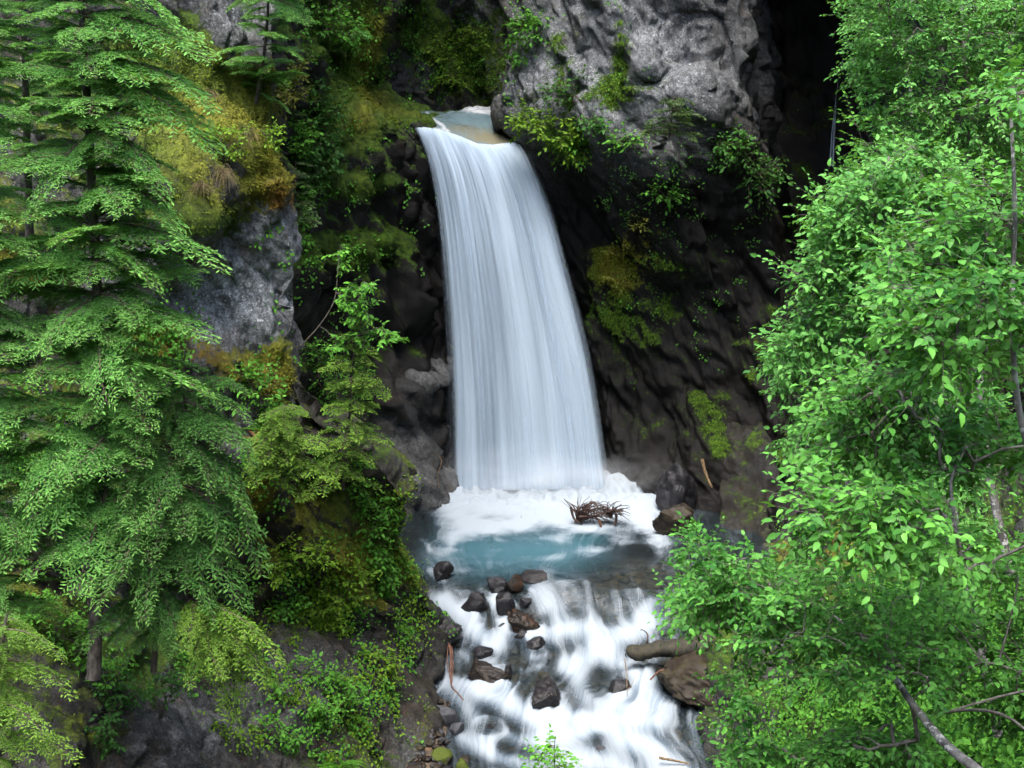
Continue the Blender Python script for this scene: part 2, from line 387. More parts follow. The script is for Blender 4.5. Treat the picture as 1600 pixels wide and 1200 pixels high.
# water-worn bedrock at the left foot of the fall
rows = [[(l - 40, p, Y + 1.5), (l, p, Y + .3), (l + .3 * (r_ - l), p, Y), (l + .6 * (r_ - l), p, Y + .1), (r_, p, Y + .8), (r_ + 12, p, Y + 2.5)] for p, l, r_, Y in
        ((545, 600, 716, 39.3), (575, 596, 714, 38.2), (605, 592, 708, 37.7), (640, 596, 690, 37.9), (675, 600, 680, 37.9), (705, 604, 690, 37.6), (740, 620, 716, 37.2), (790, 636, 722, 36.9), (840, 648, 716, 36.5), (880, 650, 700, 35.9))]
cliff('worn_bedrock', 'smooth tan water-worn bedrock at the left foot of the fall', rows, 110, 150, block=1.6, amp=.22, small=.05, seed=37, fine=.02, bumps=[(640, 700, 40, 10, -.35), (690, 655, 22, 40, -.8), (665, 600, 60, 18, .25)], m0=-.1, up=.25, l0=.30, w0=.3, wet=[(690, 660, 25, 60, .6), (650, 705, 50, 12, .5)])  # last mask makes the recessed gaps darker

# wall behind the falling water
rows = [[(600 + 60 * k, p, Y + .25 * abs(k - 3)) for k in range(8)] for p, Y in ((206, 40.6), (230, 41.2), (300, 41.6), (420, 41.6), (560, 41.3), (700, 40.8), (830, 40))]
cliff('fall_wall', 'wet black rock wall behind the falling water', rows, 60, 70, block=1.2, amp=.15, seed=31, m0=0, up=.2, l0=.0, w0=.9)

# walls of the upper stream
rows = [[(520, p, 41.5), (575, p, 44.2), (630, p, 46), (700, p, 47.2), (770, p, 47.4), (830, p, 45.5), (900, p, 43)] for p in (-1300, -350, -150, -40, 60, 120, 160, 190, 240)]  # topmost row is out of view, raised to shut out sky light
cliff('upper_gorge_wall', 'mossy rock wall closing the upper stream above the lip', rows, 170, 210, block=1.3, amp=.36, small=.17, seed=41,
      moss=[(700, 60, 90, 80, .35), (640, 30, 50, 60, .35), (740, 110, 40, 60, .3), (620, 155, 50, 25, -.4)], hue=[(650, 165, 60, 30, .6)],
      lich=[(750, 50, 60, 60, .35), (770, 140, 40, 30, .3)], m0=.2, up=.35, h0=.1, l0=.25, w0=.3)

# right buttress: lichen grey shoulder above, dark undercut wall below
ry = [-420, -160, 0, 80, 140, 180, 215, 250, 300, 400, 520, 640, 745, 800, 880, 960]
rl = [806, 800, 792, 803, 794, 782, 812, 840, 864, 893, 918, 938, 956, 985, 1020, 1040]
rly = [40.3, 40, 39.8, 39.6, 39.4, 39.2, 39.3, 39.6, 40, 40.2, 40.2, 40, 39.4, 38, 36, 34]
rr = [1150, 1152, 1156, 1162, 1168, 1172, 1175, 1180, 1192, 1215, 1240, 1255, 1262, 1265, 1270, 1275]
rm = [37, 36.8, 36.6, 36.5, 36.5, 36.5, 36.6, 36.7, 37.0, 37.5, 37.8, 37.7, 37.2, 36.3, 34.3, 32]
rR = [37, 36.8, 36.6, 36.5, 36.5, 36.6, 36.8, 37, 37.4, 37.6, 37, 35.8, 34.6, 33.8, 32.6, 31]
rows = []
for p, a, ya, b, ym, yb in zip(ry, rl, rly, rr, rm, rR):
    row = [(a + 60, p, ya + 8), (a + 22, p, ya + 3), (a + 5, p, ya + .8), (a, p, ya)]
    for f in (.08, .2, .35, .5, .65, .8, .92):
        y = ya + (ym - ya) * (1 - (1 - f / .5) ** 1.25) if f < .5 else ym + (yb - ym) * ((f - .5) / .5) ** 1.5
        row.append((a + (b - a) * f, p, y))
    row += [(b, p, yb)]
    row += [(b + 5, p, yb + .9), (b + 16, p, yb + 3.5), (b + 30, p, yb + 10)] if p < 450 else [(b + 25, p, yb + .2), (b + 60, p, yb + .5), (b + 130, p, yb + 1.5)]
    rows.append(row)
rows.insert(0, [(x, -1200, y) for x, _, y in rows[0]])  # extra height above the view, added to hold sky light off the water
cliff('lichen_cliff', 'pale lichen covered cliff right of the waterfall with dark undercut base', rows, 360, 410, block=1.8, amp=.32, small=.13, seed=58, fine=.045,
      bumps=[(1010, 90, 35, 30, .35), (1100, 140, 50, 40, .3), (1090, 60, 40, 30, -.3), (1060, 800, 50, 60, .6), (1000, 300, 90, 40, .2), (1150, 720, 90, 60, .4)],
      moss=[(1010, 450, 110, 130, .12), (1110, 600, 140, 150, .14), (1180, 430, 60, 130, .12), (870, 90, 30, 70, .35), (970, 60, 16, 70, .5), (900, 170, 50, 60, .15), (960, 150, 40, 30, .3), (1000, 470, 90, 90, .2), (1160, 700, 90, 70, .04), (950, 420, 40, 70, .35), (1050, 330, 40, 90, .25), (1080, 200, 40, 30, .2)],
      hue=[(1120, 600, 160, 200, -.5), (980, 420, 60, 70, .45), (1010, 340, 40, 60, .5), (1080, 650, 40, 60, .2)],
      lich=[(880, 200, 70, 50, .5), (1080, 260, 70, 50, .4), (960, 90, 190, 130, 1.0), (1100, 150, 80, 80, .3), (1060, 250, 70, 40, .35), (900, 180, 60, 40, .3), (1075, 790, 30, 60, .2)],
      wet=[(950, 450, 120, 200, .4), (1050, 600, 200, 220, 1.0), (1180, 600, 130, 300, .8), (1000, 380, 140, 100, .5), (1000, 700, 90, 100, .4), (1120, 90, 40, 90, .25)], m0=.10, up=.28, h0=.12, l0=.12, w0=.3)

# deep side gully and the apron below it
g = [(-760, [33, 33, 33, 33, 33, 33]), (-430, [46, 48, 48, 47, 44, 40]), (0, [49, 50.5, 51, 50, 46, 42]), (200, [48, 49.5, 50, 49, 45, 41]), (400, [44.5, 46.5, 47, 46, 43, 39]),  # top row bends forward as an unseen roof that darkens the gully
     (520, [41, 42.5, 43, 41.5, 38, 34]), (640, [38, 38.6, 38.4, 37.2, 34, 31]), (745, [36.6, 36.2, 36, 35, 32, 29]), (850, [34.8, 34.2, 33.9, 33.2, 30.6, 28]), (960, [32.3, 31.6, 31.2, 30.5, 28, 26])]
rows = [[(x, p, y) for x, y in zip((1130, 1200, 1285, 1370, 1450, 1560), ys)] for p, ys in g]
cliff('gully_wall', 'black shadowed gully wall with a wet brown apron', rows, 170, 260, block=1.4, amp=.35, small=.1, seed=77,
      moss=[(1200, 350, 60, 120, .2)], hue=[(1180, 720, 120, 120, -.4), (1280, 850, 90, 50, .5)], wet=[(1240, 300, 120, 500, .5)], m0=.15, up=.3, h0=.08, l0=.0, w0=.5)  # wet mask also puts the gully's black shade into the rock colour
# wall behind the alders
rows = [[(x, p, y) for x, y in zip((1400, 1500, 1650, 1900, 2300, 2700), (45, 39, 32, 26, 19, 10))] for p in (-1500, -600, -300, 0, 300, 600, 800, 1000)]  # top carried high out of view so less sky lights the gorge
cliff('valley_wall', 'dark rock slope rising behind the alders', rows, 70, 90, block=2.0, amp=.5, small=.15, seed=83, m0=.35, up=.3, h0=.05, l0=.1, w0=.3)
# right bank under the alders
g = [(700, [(1262, 34), (1340, 33.3), (1430, 31), (1560, 28), (1760, 24), (2100, 20)]),
     (860, [(1200, 33.6), (1300, 32.6), (1410, 29.5), (1550, 25.5), (1750, 21), (2100, 16)]), (905, [(1085, 32), (1240, 29.5), (1380, 26), (1530, 22), (1740, 18), (2100, 13.5)]),
     (960, [(1065, 30), (1200, 27), (1350, 23), (1520, 19), (1730, 15.4), (2100, 11.5)]), (1100, [(1085, 27.4), (1200, 23.7), (1350, 19.2), (1510, 15.5), (1730, 12.4), (2100, 9.5)]),
     (1200, [(1120, 25.2), (1215, 21.7), (1350, 17.2), (1510, 13.6), (1730, 11), (2100, 8.5)]), (1330, [(1130, 22.2), (1220, 18.8), (1350, 14.8), (1510, 11.5), (1730, 9), (2100, 7)]),
     (1600, [(1130, 17), (1220, 14.5), (1350, 11), (1510, 8.5), (1730, 6.5), (2100, 5)])]
cliff('right_bank', 'green overgrown bank sloping down to the stream under the alders', [[(x, p, y) for x, y in r_] for p, r_ in g], 190, 190, block=1.0, amp=.22, small=.08, seed=91,
      moss=[(1500, 1050, 200, 150, .4)], hue=[(1290, 850, 80, 40, .7)], wet=[(1120, 1000, 60, 150, .4), (1290, 850, 90, 40, .4)], m0=.3, up=.35, h0=.08, l0=.1, w0=.15)
fill_zbuf()
# ------------------------------------------------------------------ stream, pool, fall
ZK = ([12, 20, 22, 24, 25.5, 26.5, 27.5, 28.6, 29.4, 30.2, 30.9, 31.6, 33, 39, 60], [-4.2, -2.6, -2.1, -1.75, -1.5, -1.25, -1.1, -.85, -.62, -.5, -.16, -.03, 0, 0, 0])
def zwat(Y): return np.interp(Y, *ZK)
def W(px, py, dz=0.0):
    """point on the stream surface seen at a place of the photograph"""
    Y = 31.0
    for _ in range(30):
        p = at(px, py, Y); s = (CAM[2] - p[2]) / Y; Y = .5 * Y + .5 * (CAM[2] - zwat(Y)) / s
    p = at(px, py, Y); p[2] += dz; return p

def seg_d(px, py, pts):
    best = np.full(px.shape, 1e9)
    for (x0, y0), (x1, y1) in zip(pts[:-1], pts[1:]):
        dx, dy = x1 - x0, y1 - y0; t = np.clip(((px - x0) * dx + (py - y0) * dy) / (dx * dx + dy * dy), 0, 1)
        best = np.minimum(best, np.hypot(px - x0 - t * dx, (py - y0 - t * dy) * 1.25))
    return best

def poly_in(px, py, poly):
    r = np.zeros(px.shape, bool); n = len(poly)
    for k in range(n):
        (x0, y0), (x1, y1) = poly[k], poly[(k + 1) % n]
        c = (y0 > py) != (y1 > py); r ^= c & (px < (x1 - x0) * (py - y0) / (y1 - y0 + 1e-9) + x0)
    return r

def poly_soft(px, py, poly, w):
    d = seg_d(px, py, list(poly) + [poly[0]]); return sstep(-w, w, np.where(poly_in(px, py, poly), d, -d))

FOAMPOLY = [(688, 770), (706, 720), (955, 720), (1010, 758), (1050, 778), (1046, 826), (1030, 850), (985, 846), (940, 838), (880, 836), (830, 830), (780, 828), (735, 836), (700, 858), (688, 830)]
STROKES = [([(692, 938), (722, 965), (752, 995), (775, 1005)], 30, 1.0), ([(770, 925), (788, 955), (798, 985)], 9, .7), ([(845, 905), (838, 930), (850, 950)], 16, .7),
           ([(852, 930), (868, 955), (880, 985), (870, 1000)], 24, .75), ([(905, 940), (930, 975)], 20, .6), ([(960, 950), (975, 972)], 13, .35), ([(850, 990), (920, 985), (990, 990), (1030, 975)], 22, .85),
           ([(1020, 945), (985, 990), (935, 1020), (895, 1045)], 26, .8), ([(930, 1010), (985, 1050), (1010, 1080), (1040, 1110)], 32, .9), ([(895, 1045), (920, 1085), (960, 1105), (1030, 1115)], 34, .95),
           ([(1015, 1045), (1012, 1075)], 14, .6), ([(700, 1075), (740, 1080), (790, 1100), (840, 1125), (930, 1125), (1030, 1130)], 27, 1.0), ([(780, 1060), (800, 1100)], 15, .7),
           ([(860, 1150), (940, 1145), (1010, 1165), (1060, 1210)], 38, 1.0), ([(715, 1095), (745, 1130), (790, 1150), (850, 1160)], 22, .7), ([(725, 1160), (770, 1185), (840, 1200)], 24, .8), ([(880, 1190), (960, 1200), (1040, 1240)], 40, .9),
           ([(755, 1030), (790, 1050), (850, 1050)], 12, .4), ([(790, 985), (830, 1000), (820, 1030)], 12, .35), ([(700, 1010), (730, 1030)], 14, .5), ([(672, 893), (690, 902)], 9, .6), ([(660, 845), (672, 862)], 7, .5)]
BPOS = [(774, 922), (804, 924), (744, 955), (788, 962), (819, 986), (837, 1016), (754, 1026), (757, 1065), (856, 1104), (970, 1076), (766, 1144), (796, 1060)]
GAPS = [(945, 1068, 30, 22, .9), (840, 1080, 40, 20, .7), (770, 960, 14, 16, .8), (905, 905, 60, 18, .6), (930, 940, 30, 14, .5), (770, 1145, 16, 14, .7), (935, 1165, 16, 12, .5), (1090, 1130, 40, 40, .9), (800, 1040, 40, 14, .5)]

gx_ = np.linspace(-5.2, 6.4, 300); gy2 = np.concatenate((np.linspace(13, 23, 40, endpoint=False), np.linspace(23, 32.5, 330, endpoint=False), np.linspace(32.5, 41.5, 130)))
X, Y = np.meshgrid(gx_, gy2); S = np.stack((X, Y, zwat(Y)), -1)
px, py = proj(S)
def foam_at(px, py):
    f = np.ones(px.shape)
    for pts, w, s in STROKES: f = f * (1 - .9 * s * np.exp(-(seg_d(px, py, pts) / (w * .86)) ** 2))
    f = (1 - f) * (1 - np.clip(blobs(px, py, GAPS), 0, 1))
    return f
foam = foam_at(px, py)
fall_foam = poly_soft(px + 26 * fbm(np.stack((X, Y, 0 * X), -1) * 1.6, 3, 77), py + 44 * fbm(np.stack((X, Y, 0 * X), -1) * 1.0, 4, 78), FOAMPOLY, 34)
deep = np.clip(poly_soft(px, py, [(665, 880), (695, 825), (950, 825), (940, 866), (880, 892), (760, 898), (695, 888)], 46), 0, 1)
flow = np.stack((X * 1.0 + .25 * np.sin(Y * .8), Y * .22, 0 * X), -1)
warp = fbm(np.stack((X * .9, Y * .6, 0 * X), -1), 3, 5)
fl = flow + np.stack((.55 * warp, .12 * warp, 0 * X), -1)
st0 = fbm(fl * np.array((6.0, 1.7, 1)), 4, 9)
st = st0 * (1 - .85 * fall_foam)
rough = np.interp(Y, [20, 31, 32.2, 36, 38.5], [1, 1, .25, .35, 1])
S[..., 2] += rough * (.13 * fbm(np.stack((X * 1.3, Y * 1.1, 0 * X), -1), 3, 14) + .07 * st) + foam * .10
mound = sstep(35.6, 38.6, Y) * fall_foam
S[..., 2] += mound * (.28 + .30 * fbm(np.stack((X * 1.1, Y * 1.1, 0 * X), -1), 4, 33, .6) + .25 * fbm(np.stack((X * 4, Y * 4, 0 * X), -1), 3, 34))
# the ledge the stream runs over in mid picture, and the pillow over the sunken boulders
for bx, by, br, bh in ((905, 925, .55, .18), (965, 945, .4, .14), (1000, 1065, .42, .20), (850, 1085, .5, .16), (770, 1140, .3, .12), (935, 1160, .25, .08)):
    c = W(bx, by); S[..., 2] += bh * np.exp(-(((X - c[0]) / br) ** 2 + ((Y - c[1]) / br) ** 2))
for bx, by in BPOS:
    c = W(bx, by); ex_ = np.exp(-((X - c[0]) / .20) ** 2 - ((Y - c[1] + .42) / .42) ** 2) + .6 * np.exp(-((np.hypot(X - c[0], Y - c[1]) - .36) / .10) ** 2)
    foam = np.clip(foam + .55 * ex_ * (.6 + .8 * st) * (Y < 31.4), 0, 1); S[..., 2] += .05 * ex_
wisp = fbm(np.stack((X * 1.1 + 1.2 * warp, Y * 2.2, 0 * X), -1), 4, 91)
foam = np.maximum(foam, (Y < 31.0) * np.clip(.24 + .30 * st + .12 * warp, 0, .5) * (1 - .8 * sstep(1075, 1120, px)))
foam = np.clip(np.maximum(foam, fall_foam) + deep * (1 - fall_foam) * np.clip(.10 + .55 * wisp + .3 * sstep(760, 690, px), 0, .55), 0, 1)

def water_material():
    t = NT('stream_water'); f = t.attr('foam'); dp = t.attr('deep'); s1 = t.attr('streak')
    fu = t.attr('fu'); fv = t.attr('fv'); cx = t.n('ShaderNodeCombineXYZ'); t.l(fu, cx.inputs[0]); t.l(fv, cx.inputs[1])
    mp = t.n('ShaderNodeMapping'); mp.inputs['Scale'].default_value = (17, 1.9, 1); t.l(cx.outputs[0], mp.inputs[0])
    fine = t.noise(1.6, 5, .6, mp.outputs[0], .5)
    k = t.math('ADD', f, t.math('MULTIPLY', t.math('SUBTRACT', fine, .5), t.math('MULTIPLY', t.math('SUBTRACT', 1.15, f), .55)))
    k = t.math('ADD', k, t.math('MULTIPLY', s1, t.math('MULTIPLY', t.math('SUBTRACT', 1.1, f), .42)))
    k = t.math('MULTIPLY', t.ramp(k, .04, 1.2), .96)
    fr = t.n('ShaderNodeFresnel'); fr.inputs[0].default_value = 1.33
    gl = t.n('ShaderNodeBsdfGlossy'); gl.inputs['Roughness'].default_value = .22; gl.inputs[0].default_value = (.9, .95, 1, 1)
    tp = t.n('ShaderNodeBsdfTransparent'); t.l(t.mix(dp, (.62, .70, .70), (.10, .26, .30)), tp.inputs[0])
    df = t.n('ShaderNodeBsdfDiffuse'); t.l(t.mix(dp, (.018, .026, .030), (.030, .088, .110)), df.inputs[0])
    body = t.n('ShaderNodeMixShader'); t.l(t.math('ADD', .35, t.math('MULTIPLY', dp, .6)), body.inputs[0]); t.l(tp.outputs[0], body.inputs[1]); t.l(df.outputs[0], body.inputs[2])
    w2 = t.n('ShaderNodeMixShader'); t.l(fr.outputs[0], w2.inputs[0]); t.l(body.outputs[0], w2.inputs[1]); t.l(gl.outputs[0], w2.inputs[2])
    fo = t.n('ShaderNodeBsdfDiffuse'); t.l(t.mix(t.ramp(t.math('ADD', t.math('MULTIPLY', s1, .6), t.math('ADD', t.math('MULTIPLY', fine, .5), t.math('MULTIPLY', f, .8))), .25, .95), (.13, .18, .235), (.30, .345, .385)), fo.inputs[0])  # blue-grey shading of the foam painted in along the flow streaks
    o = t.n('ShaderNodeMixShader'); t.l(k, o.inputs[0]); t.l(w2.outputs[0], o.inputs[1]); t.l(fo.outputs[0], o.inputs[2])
    bp = t.n('ShaderNodeBump'); bp.inputs['Strength'].default_value = .35; bp.inputs['Distance'].default_value = .08; t.l(fine, bp.inputs['Height'])
    for nd in (gl, df, fo): t.l(bp.outputs[0], nd.inputs['Normal'])
    return t.out(o.outputs[0])
WATER = water_material()
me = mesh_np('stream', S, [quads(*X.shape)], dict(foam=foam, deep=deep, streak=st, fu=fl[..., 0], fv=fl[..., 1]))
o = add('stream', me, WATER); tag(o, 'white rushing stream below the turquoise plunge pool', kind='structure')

# bed under the water
bedz = np.interp(Y, [12, 24, 29, 31, 33, 36, 41], [-.5, -.4, -.38, -.30, -.45, -1.1, -1.3]) + zwat(Y) + .10 * fbm(np.stack((X, Y, 0 * X), -1) * 1.4, 4, 70)
B = np.stack((X, Y, bedz), -1)[::3, ::3]
BED = wet_stone('streambed_gravel', (.03, .024, .018), (.13, .10, .07), (.16, .09, .045), .5)
o = add('streambed', mesh_np('streambed', B, [quads(*B.shape[:2])]), BED); tag(o, 'brown gravel bed under the stream', kind='structure')
o = add('ground', mesh_np('ground', [(-600, -600, -6), (600, -600, -6), (600, 600, -6), (-600, 600, -6)], [[(0, 1, 2, 3)]]), BED); tag(o, 'valley ground far below the cliffs', kind='structure')  # unseen sheet added against light leaking in from below

# the fall: sheets of falling water
LE = np.array([(641, 196), (653, 222), (666, 262), (678, 330), (686, 410), (693, 520), (697, 630), (698, 765)], float)
RE = np.array([(818, 222), (834, 250), (851, 290), (872, 350), (889, 410), (918, 520), (939, 630), (958, 765)], float)
CUT = np.array([(655, 197), (690, 203), (720, 213), (745, 224), (770, 226), (800, 222), (818, 220)], float)
def curtain(off, shrink=0.0, seed=0, nu=220, nv=160, vlo=0.0):
    u = np.linspace(0, 1, nu)[None, :]; v = np.linspace(0, 1, nv)[:, None] ** 1.15
    L = spline(LE, 200); Rr = spline(RE, 200)
    def ev(E, v):
        t = np.clip((v - 0) * 199, 0, 199); return np.stack([np.interp(t, np.arange(200), E[:, k]) for k in (0, 1)], -1)
    l = ev(L, v); r = ev(Rr, v); P = l + (r - l) * u[..., None]
    lip = np.interp(P[..., 0], CUT[:, 0], CUT[:, 1]); dip = (lip - (LE[0, 1] + (RE[0, 1] - LE[0, 1]) * u)) * np.exp(-v * 5)
    P[..., 1] += dip
    Yv = 39.55 - 1.6 * np.sqrt(np.clip(v, 0, 1)) - .35 * np.sin(np.pi * u) - off * (.3 + v)
    q = np.stack((u * 13 + 0 * v, v * .5 + 0 * u, 0 * u + 0 * v + seed), -1)
    ridge = fbm(q, 4, 60 + seed, .6)
    Yv = Yv - .10 * ridge * (.25 + np.minimum(v * 3, 1))
    Q = at(P[..., 0], P[..., 1], Yv)
    edge = sstep(-.02, .13, u) * sstep(1.02, .87, u) + 0 * v
    return Q, u + 0 * v, v + 0 * u, edge, ridge
def fall_material(name, lo, hi, streak, seed, gain, amul=1.0):
    t = NT(name); fu = t.attr('fu'); fv = t.attr('fv'); ed = t.attr('edge'); top = t.attr('top')
    cx = t.n('ShaderNodeCombineXYZ'); t.l(fu, cx.inputs[0]); t.l(fv, cx.inputs[1]); cx.inputs[2].default_value = seed
    m1 = t.n('ShaderNodeMapping'); m1.inputs['Scale'].default_value = (streak, .9, 1); t.l(cx.outputs[0], m1.inputs[0])
    m2 = t.n('ShaderNodeMapping'); m2.inputs['Scale'].default_value = (streak * 4.2, 1.6, 1); t.l(cx.outputs[0], m2.inputs[0])
    a = t.noise(1, 3, .5, m1.outputs[0]); b = t.noise(1, 3, .6, m2.outputs[0])
    k = t.math('ADD', t.math('MULTIPLY', a, .88), t.math('MULTIPLY', b, .12))
    k = t.ramp(k, lo, hi)
    k = t.math('MAXIMUM', k, t.math('MULTIPLY', top, gain))
    al = t.math('MULTIPLY', t.math('MULTIPLY_ADD', k, 1 - (.30 if gain else 0), .30 if gain else 0), t.ramp(t.math('ADD', ed, t.math('MULTIPLY', t.math('SUBTRACT', b, .5), .9)), .12, .9))
    al = t.math('MULTIPLY', al, amul)
    c = t.mix(k, (.37, .48, .61), (.52, .635, .745))
    df = t.n('ShaderNodeBsdfDiffuse'); t.l(c, df.inputs[0]); tl = t.n('ShaderNodeBsdfTranslucent'); t.l(c, tl.inputs[0])
    mx = t.n('ShaderNodeMixShader'); mx.inputs[0].default_value = .3; t.l(df.outputs[0], mx.inputs[1]); t.l(tl.outputs[0], mx.inputs[2])
    tp = t.n('ShaderNodeBsdfTransparent'); o = t.n('ShaderNodeMixShader'); t.l(al, o.inputs[0]); t.l(tp.outputs[0], o.inputs[1]); t.l(mx.outputs[0], o.inputs[2])
    return t.out(o.outputs[0])
FM = [fall_material('falling_water', .10, .74, 6, 0, .9), fall_material('falling_water_strands', .50, .70, 9, 4, 0, .6), fall_material('falling_water_spray', .50, .75, 13, 9, 0, .5)]
fall = empty('waterfall', at(830, 750, 38.5), 'tall silky white waterfall dropping over the cliff lip into the pool', 'waterfall')
for k, off in enumerate((0, .22, .42)):
    Q, u, v, ed, rg = curtain(off, seed=k * 3)
    me = mesh_np('water_curtain', Q - np.array(fall.location), [quads(*u.shape)], dict(fu=u, fv=v, edge=ed, top=sstep(.22, .0, v)))
    o = add('water_curtain' if k == 0 else 'water_strands', me, FM[k], fall)
# sheet of water sliding over the lip
LIPB = [(640, 176), (690, 178), (730, 172), (760, 168), (786, 166)]
rows = [[(640, 174, 42.2), (690, 176, 42.6), (735, 170, 43.2), (765, 166, 43.6), (800, 164, 43.6), (830, 166, 43.4)],
        [(643, 179, 41.2), (690, 181, 41.4), (730, 180, 41.6), (765, 179, 41.8), (795, 182, 41.8), (822, 186, 41.6)],
        [(648, 186, 40.4), (690, 190, 40.4), (730, 196, 40.5), (765, 200, 40.5), (800, 202, 40.6), (826, 205, 40.5)],
        [(651, 192, 39.9), (690, 198, 39.8), (728, 208, 39.7), (765, 216, 39.7), (798, 215, 39.8), (822, 214, 39.9)],
        [(654, 198, 39.6), (690, 205, 39.4), (728, 219, 39.3), (765, 229, 39.25), (798, 226, 39.3), (820, 224, 39.5)]]
C = np.array([[at(*c) for c in r_] for r_ in rows]); P = np.einsum('ir,rck,jc->ijk', crmat(90, 5), C, crmat(160, 6)); pxx, pyy = proj(P)
q = P * np.array((1.6, .5, .5)); P[..., 2] += .035 * fbm(q * 2.2, 4, 8) + .16 * sstep(41.3, 42.6, P[..., 1]) * (fbm(P * 1.7, 3, 12) + .3)
lf = np.clip(sstep(41.4, 42.5, P[..., 1]) * sstep(700, 750, pxx) * 1.1 + .5 * np.exp(-(seg_d(pxx, pyy, [(652, 190), (690, 204)]) / 4) ** 2) + .8 * np.exp(-(seg_d(pxx, pyy, [(782, 190), (806, 200), (816, 221)]) / 5) ** 2)
             + .6 * np.exp(-(seg_d(pxx, pyy, [(668, 180), (690, 195), (700, 205)]) / 4) ** 2), 0, 1)
ld = blobs(pxx, pyy, [(700, 186, 60, 10, .75), (760, 190, 30, 10, .5)]); tan = blobs(pxx, pyy, [(765, 216, 45, 12, .9), (720, 200, 40, 8, .6), (795, 215, 20, 12, .6)])
def lip_material():
    t = NT('lip_water'); f = t.attr('foam'); d = t.attr('deep'); tn = t.attr('tan'); n = t.noise(3.5, 5, .6, t.pos((2.5, .6, .6)), .3)
    c = t.mix(t.ramp(t.math('ADD', tn, t.math('MULTIPLY', t.math('SUBTRACT', n, .5), .9)), .1, .9), (.12, .17, .185), (.16, .15, .10)); c = t.mix(t.math('MULTIPLY', d, .5), c, (.075, .13, .155))
    c = t.mix(t.ramp(t.math('ADD', f, t.math('MULTIPLY', t.math('SUBTRACT', n, .5), .9)), .15, .7), c, (.45, .48, .5))
    b = t.n('ShaderNodeBsdfPrincipled'); t.l(c, b.inputs['Base Color']); b.inputs['Roughness'].default_value = .22; b.inputs['IOR'].default_value = 1.33
    bp = t.n('ShaderNodeBump'); bp.inputs['Strength'].default_value = .3; bp.inputs['Distance'].default_value = .08; t.l(n, bp.inputs['Height']); t.l(bp.outputs[0], b.inputs['Normal'])
    return t.out(b.outputs[0])
me = mesh_np('lip_sheet', P - np.array(fall.location), [quads(90, 160)], dict(foam=lf, deep=ld, tan=tan)); add('lip_sheet', me, lip_material(), fall)
# upper stream bed block below the lip sheet so that the channel is closed
# thin side fall in the gully
pts = np.array([(1318, 92, 44), (1312, 112, 43.8), (1307, 150, 43.6), (1304, 180, 43.5), (1301, 215, 43.4), (1299, 260, 43.3)]); wd = np.array((2.2, 2.6, 3.2, 5.5, 8, 11.0))
ctr = spline(pts, 60); ww = np.interp(np.linspace(0, 5, 60), np.arange(6), wd); u = np.linspace(-1, 1, 14)[None, :]
P = at(ctr[:, None, 0] + u * ww[:, None] * .5, ctr[:, None, 1] + 0 * u, ctr[:, None, 2] - .08 * (1 - u * u))
o = add('side_trickle', mesh_np('side_trickle', P, [quads(60, 14)], dict(fu=(u + 1) * .06 + 0 * ctr[:, :1], fv=np.linspace(0, 1, 60)[:, None] + 0 * u, edge=(1 - u * u) * np.interp(np.linspace(0, 5, 60), [0, 2.5, 3.2, 5], [1., .9, 1.5, 1.0])[:, None], top=0 * u + 0 * ctr[:, :1])), fall_material('side_trickle_water', .3, .7, 20, 2, 0))
tag(o, 'thin thread of water falling down the black side gully', 'waterfall')

# spray at the foot of the fall
def mist(name, label, c, rad, dens, tilt=0):
    V, F = ico(3); me = mesh_np(name, V, [F]); t = NT(name)
    tc = t.n('ShaderNodeTexCoord').outputs['Object']; ln = t.n('ShaderNodeVectorMath', operation='LENGTH'); t.l(tc, ln.inputs[0])
    fall_ = t.math('SUBTRACT', 1.0, ln.outputs['Value'], clamp=True); n = t.noise(2.2, 2, .5, tc)
    d = t.math('MULTIPLY', t.math('MULTIPLY', fall_, t.ramp(n, .25, .75)), dens)
    v = t.n('ShaderNodeVolumeScatter'); v.inputs['Color'].default_value = (1, 1, 1, 1); v.inputs['Anisotropy'].default_value = .2; t.l(d, v.inputs['Density'])
    m = t.out(None, v.outputs[0])
    o = add(name, me, m, loc=[float(x) for x in c]); o.scale = rad; tag(o, label, kind='stuff'); return o
def ico(sub):
    import bmesh
    bm = bmesh.new(); bmesh.ops.create_icosphere(bm, subdivisions=sub, radius=1.0); V = np.array([v.co[:] for v in bm.verts]); F = np.array([[v.index for v in f.verts] for f in bm.faces]); bm.free(); return V, F
mist('spray_mist', 'white spray rising where the fall meets the pool', at(835, 745, 37.6), (2.9, 1.2, 1.15), 1.1)
mist('drifting_mist', 'faint spray drifting beside the foot of the fall', at(1000, 750, 37.6), (1.9, 1.1, .9), .35)
# ------------------------------------------------------------------ plants
def diamonds(p, d, n, L, w):
    """small pointed blades: p base, d direction, n normal; 4 verts, one folded quad each"""
    d = nrmz(d); s = nrmz(np.cross(n, d)); m = p + d * (L * .45)[:, None]; up = nrmz(np.cross(d, s))
    V = np.stack((p, m + s * w[:, None] - up * (w * .25)[:, None], p + d * L[:, None], m - s * w[:, None] - up * (w * .25)[:, None]), 1)
    i = np.arange(len(p))[:, None] * 4
    return V.reshape(-1, 3), np.concatenate((i + np.array([[0, 1, 2]]), i + np.array([[0, 2, 3]])))

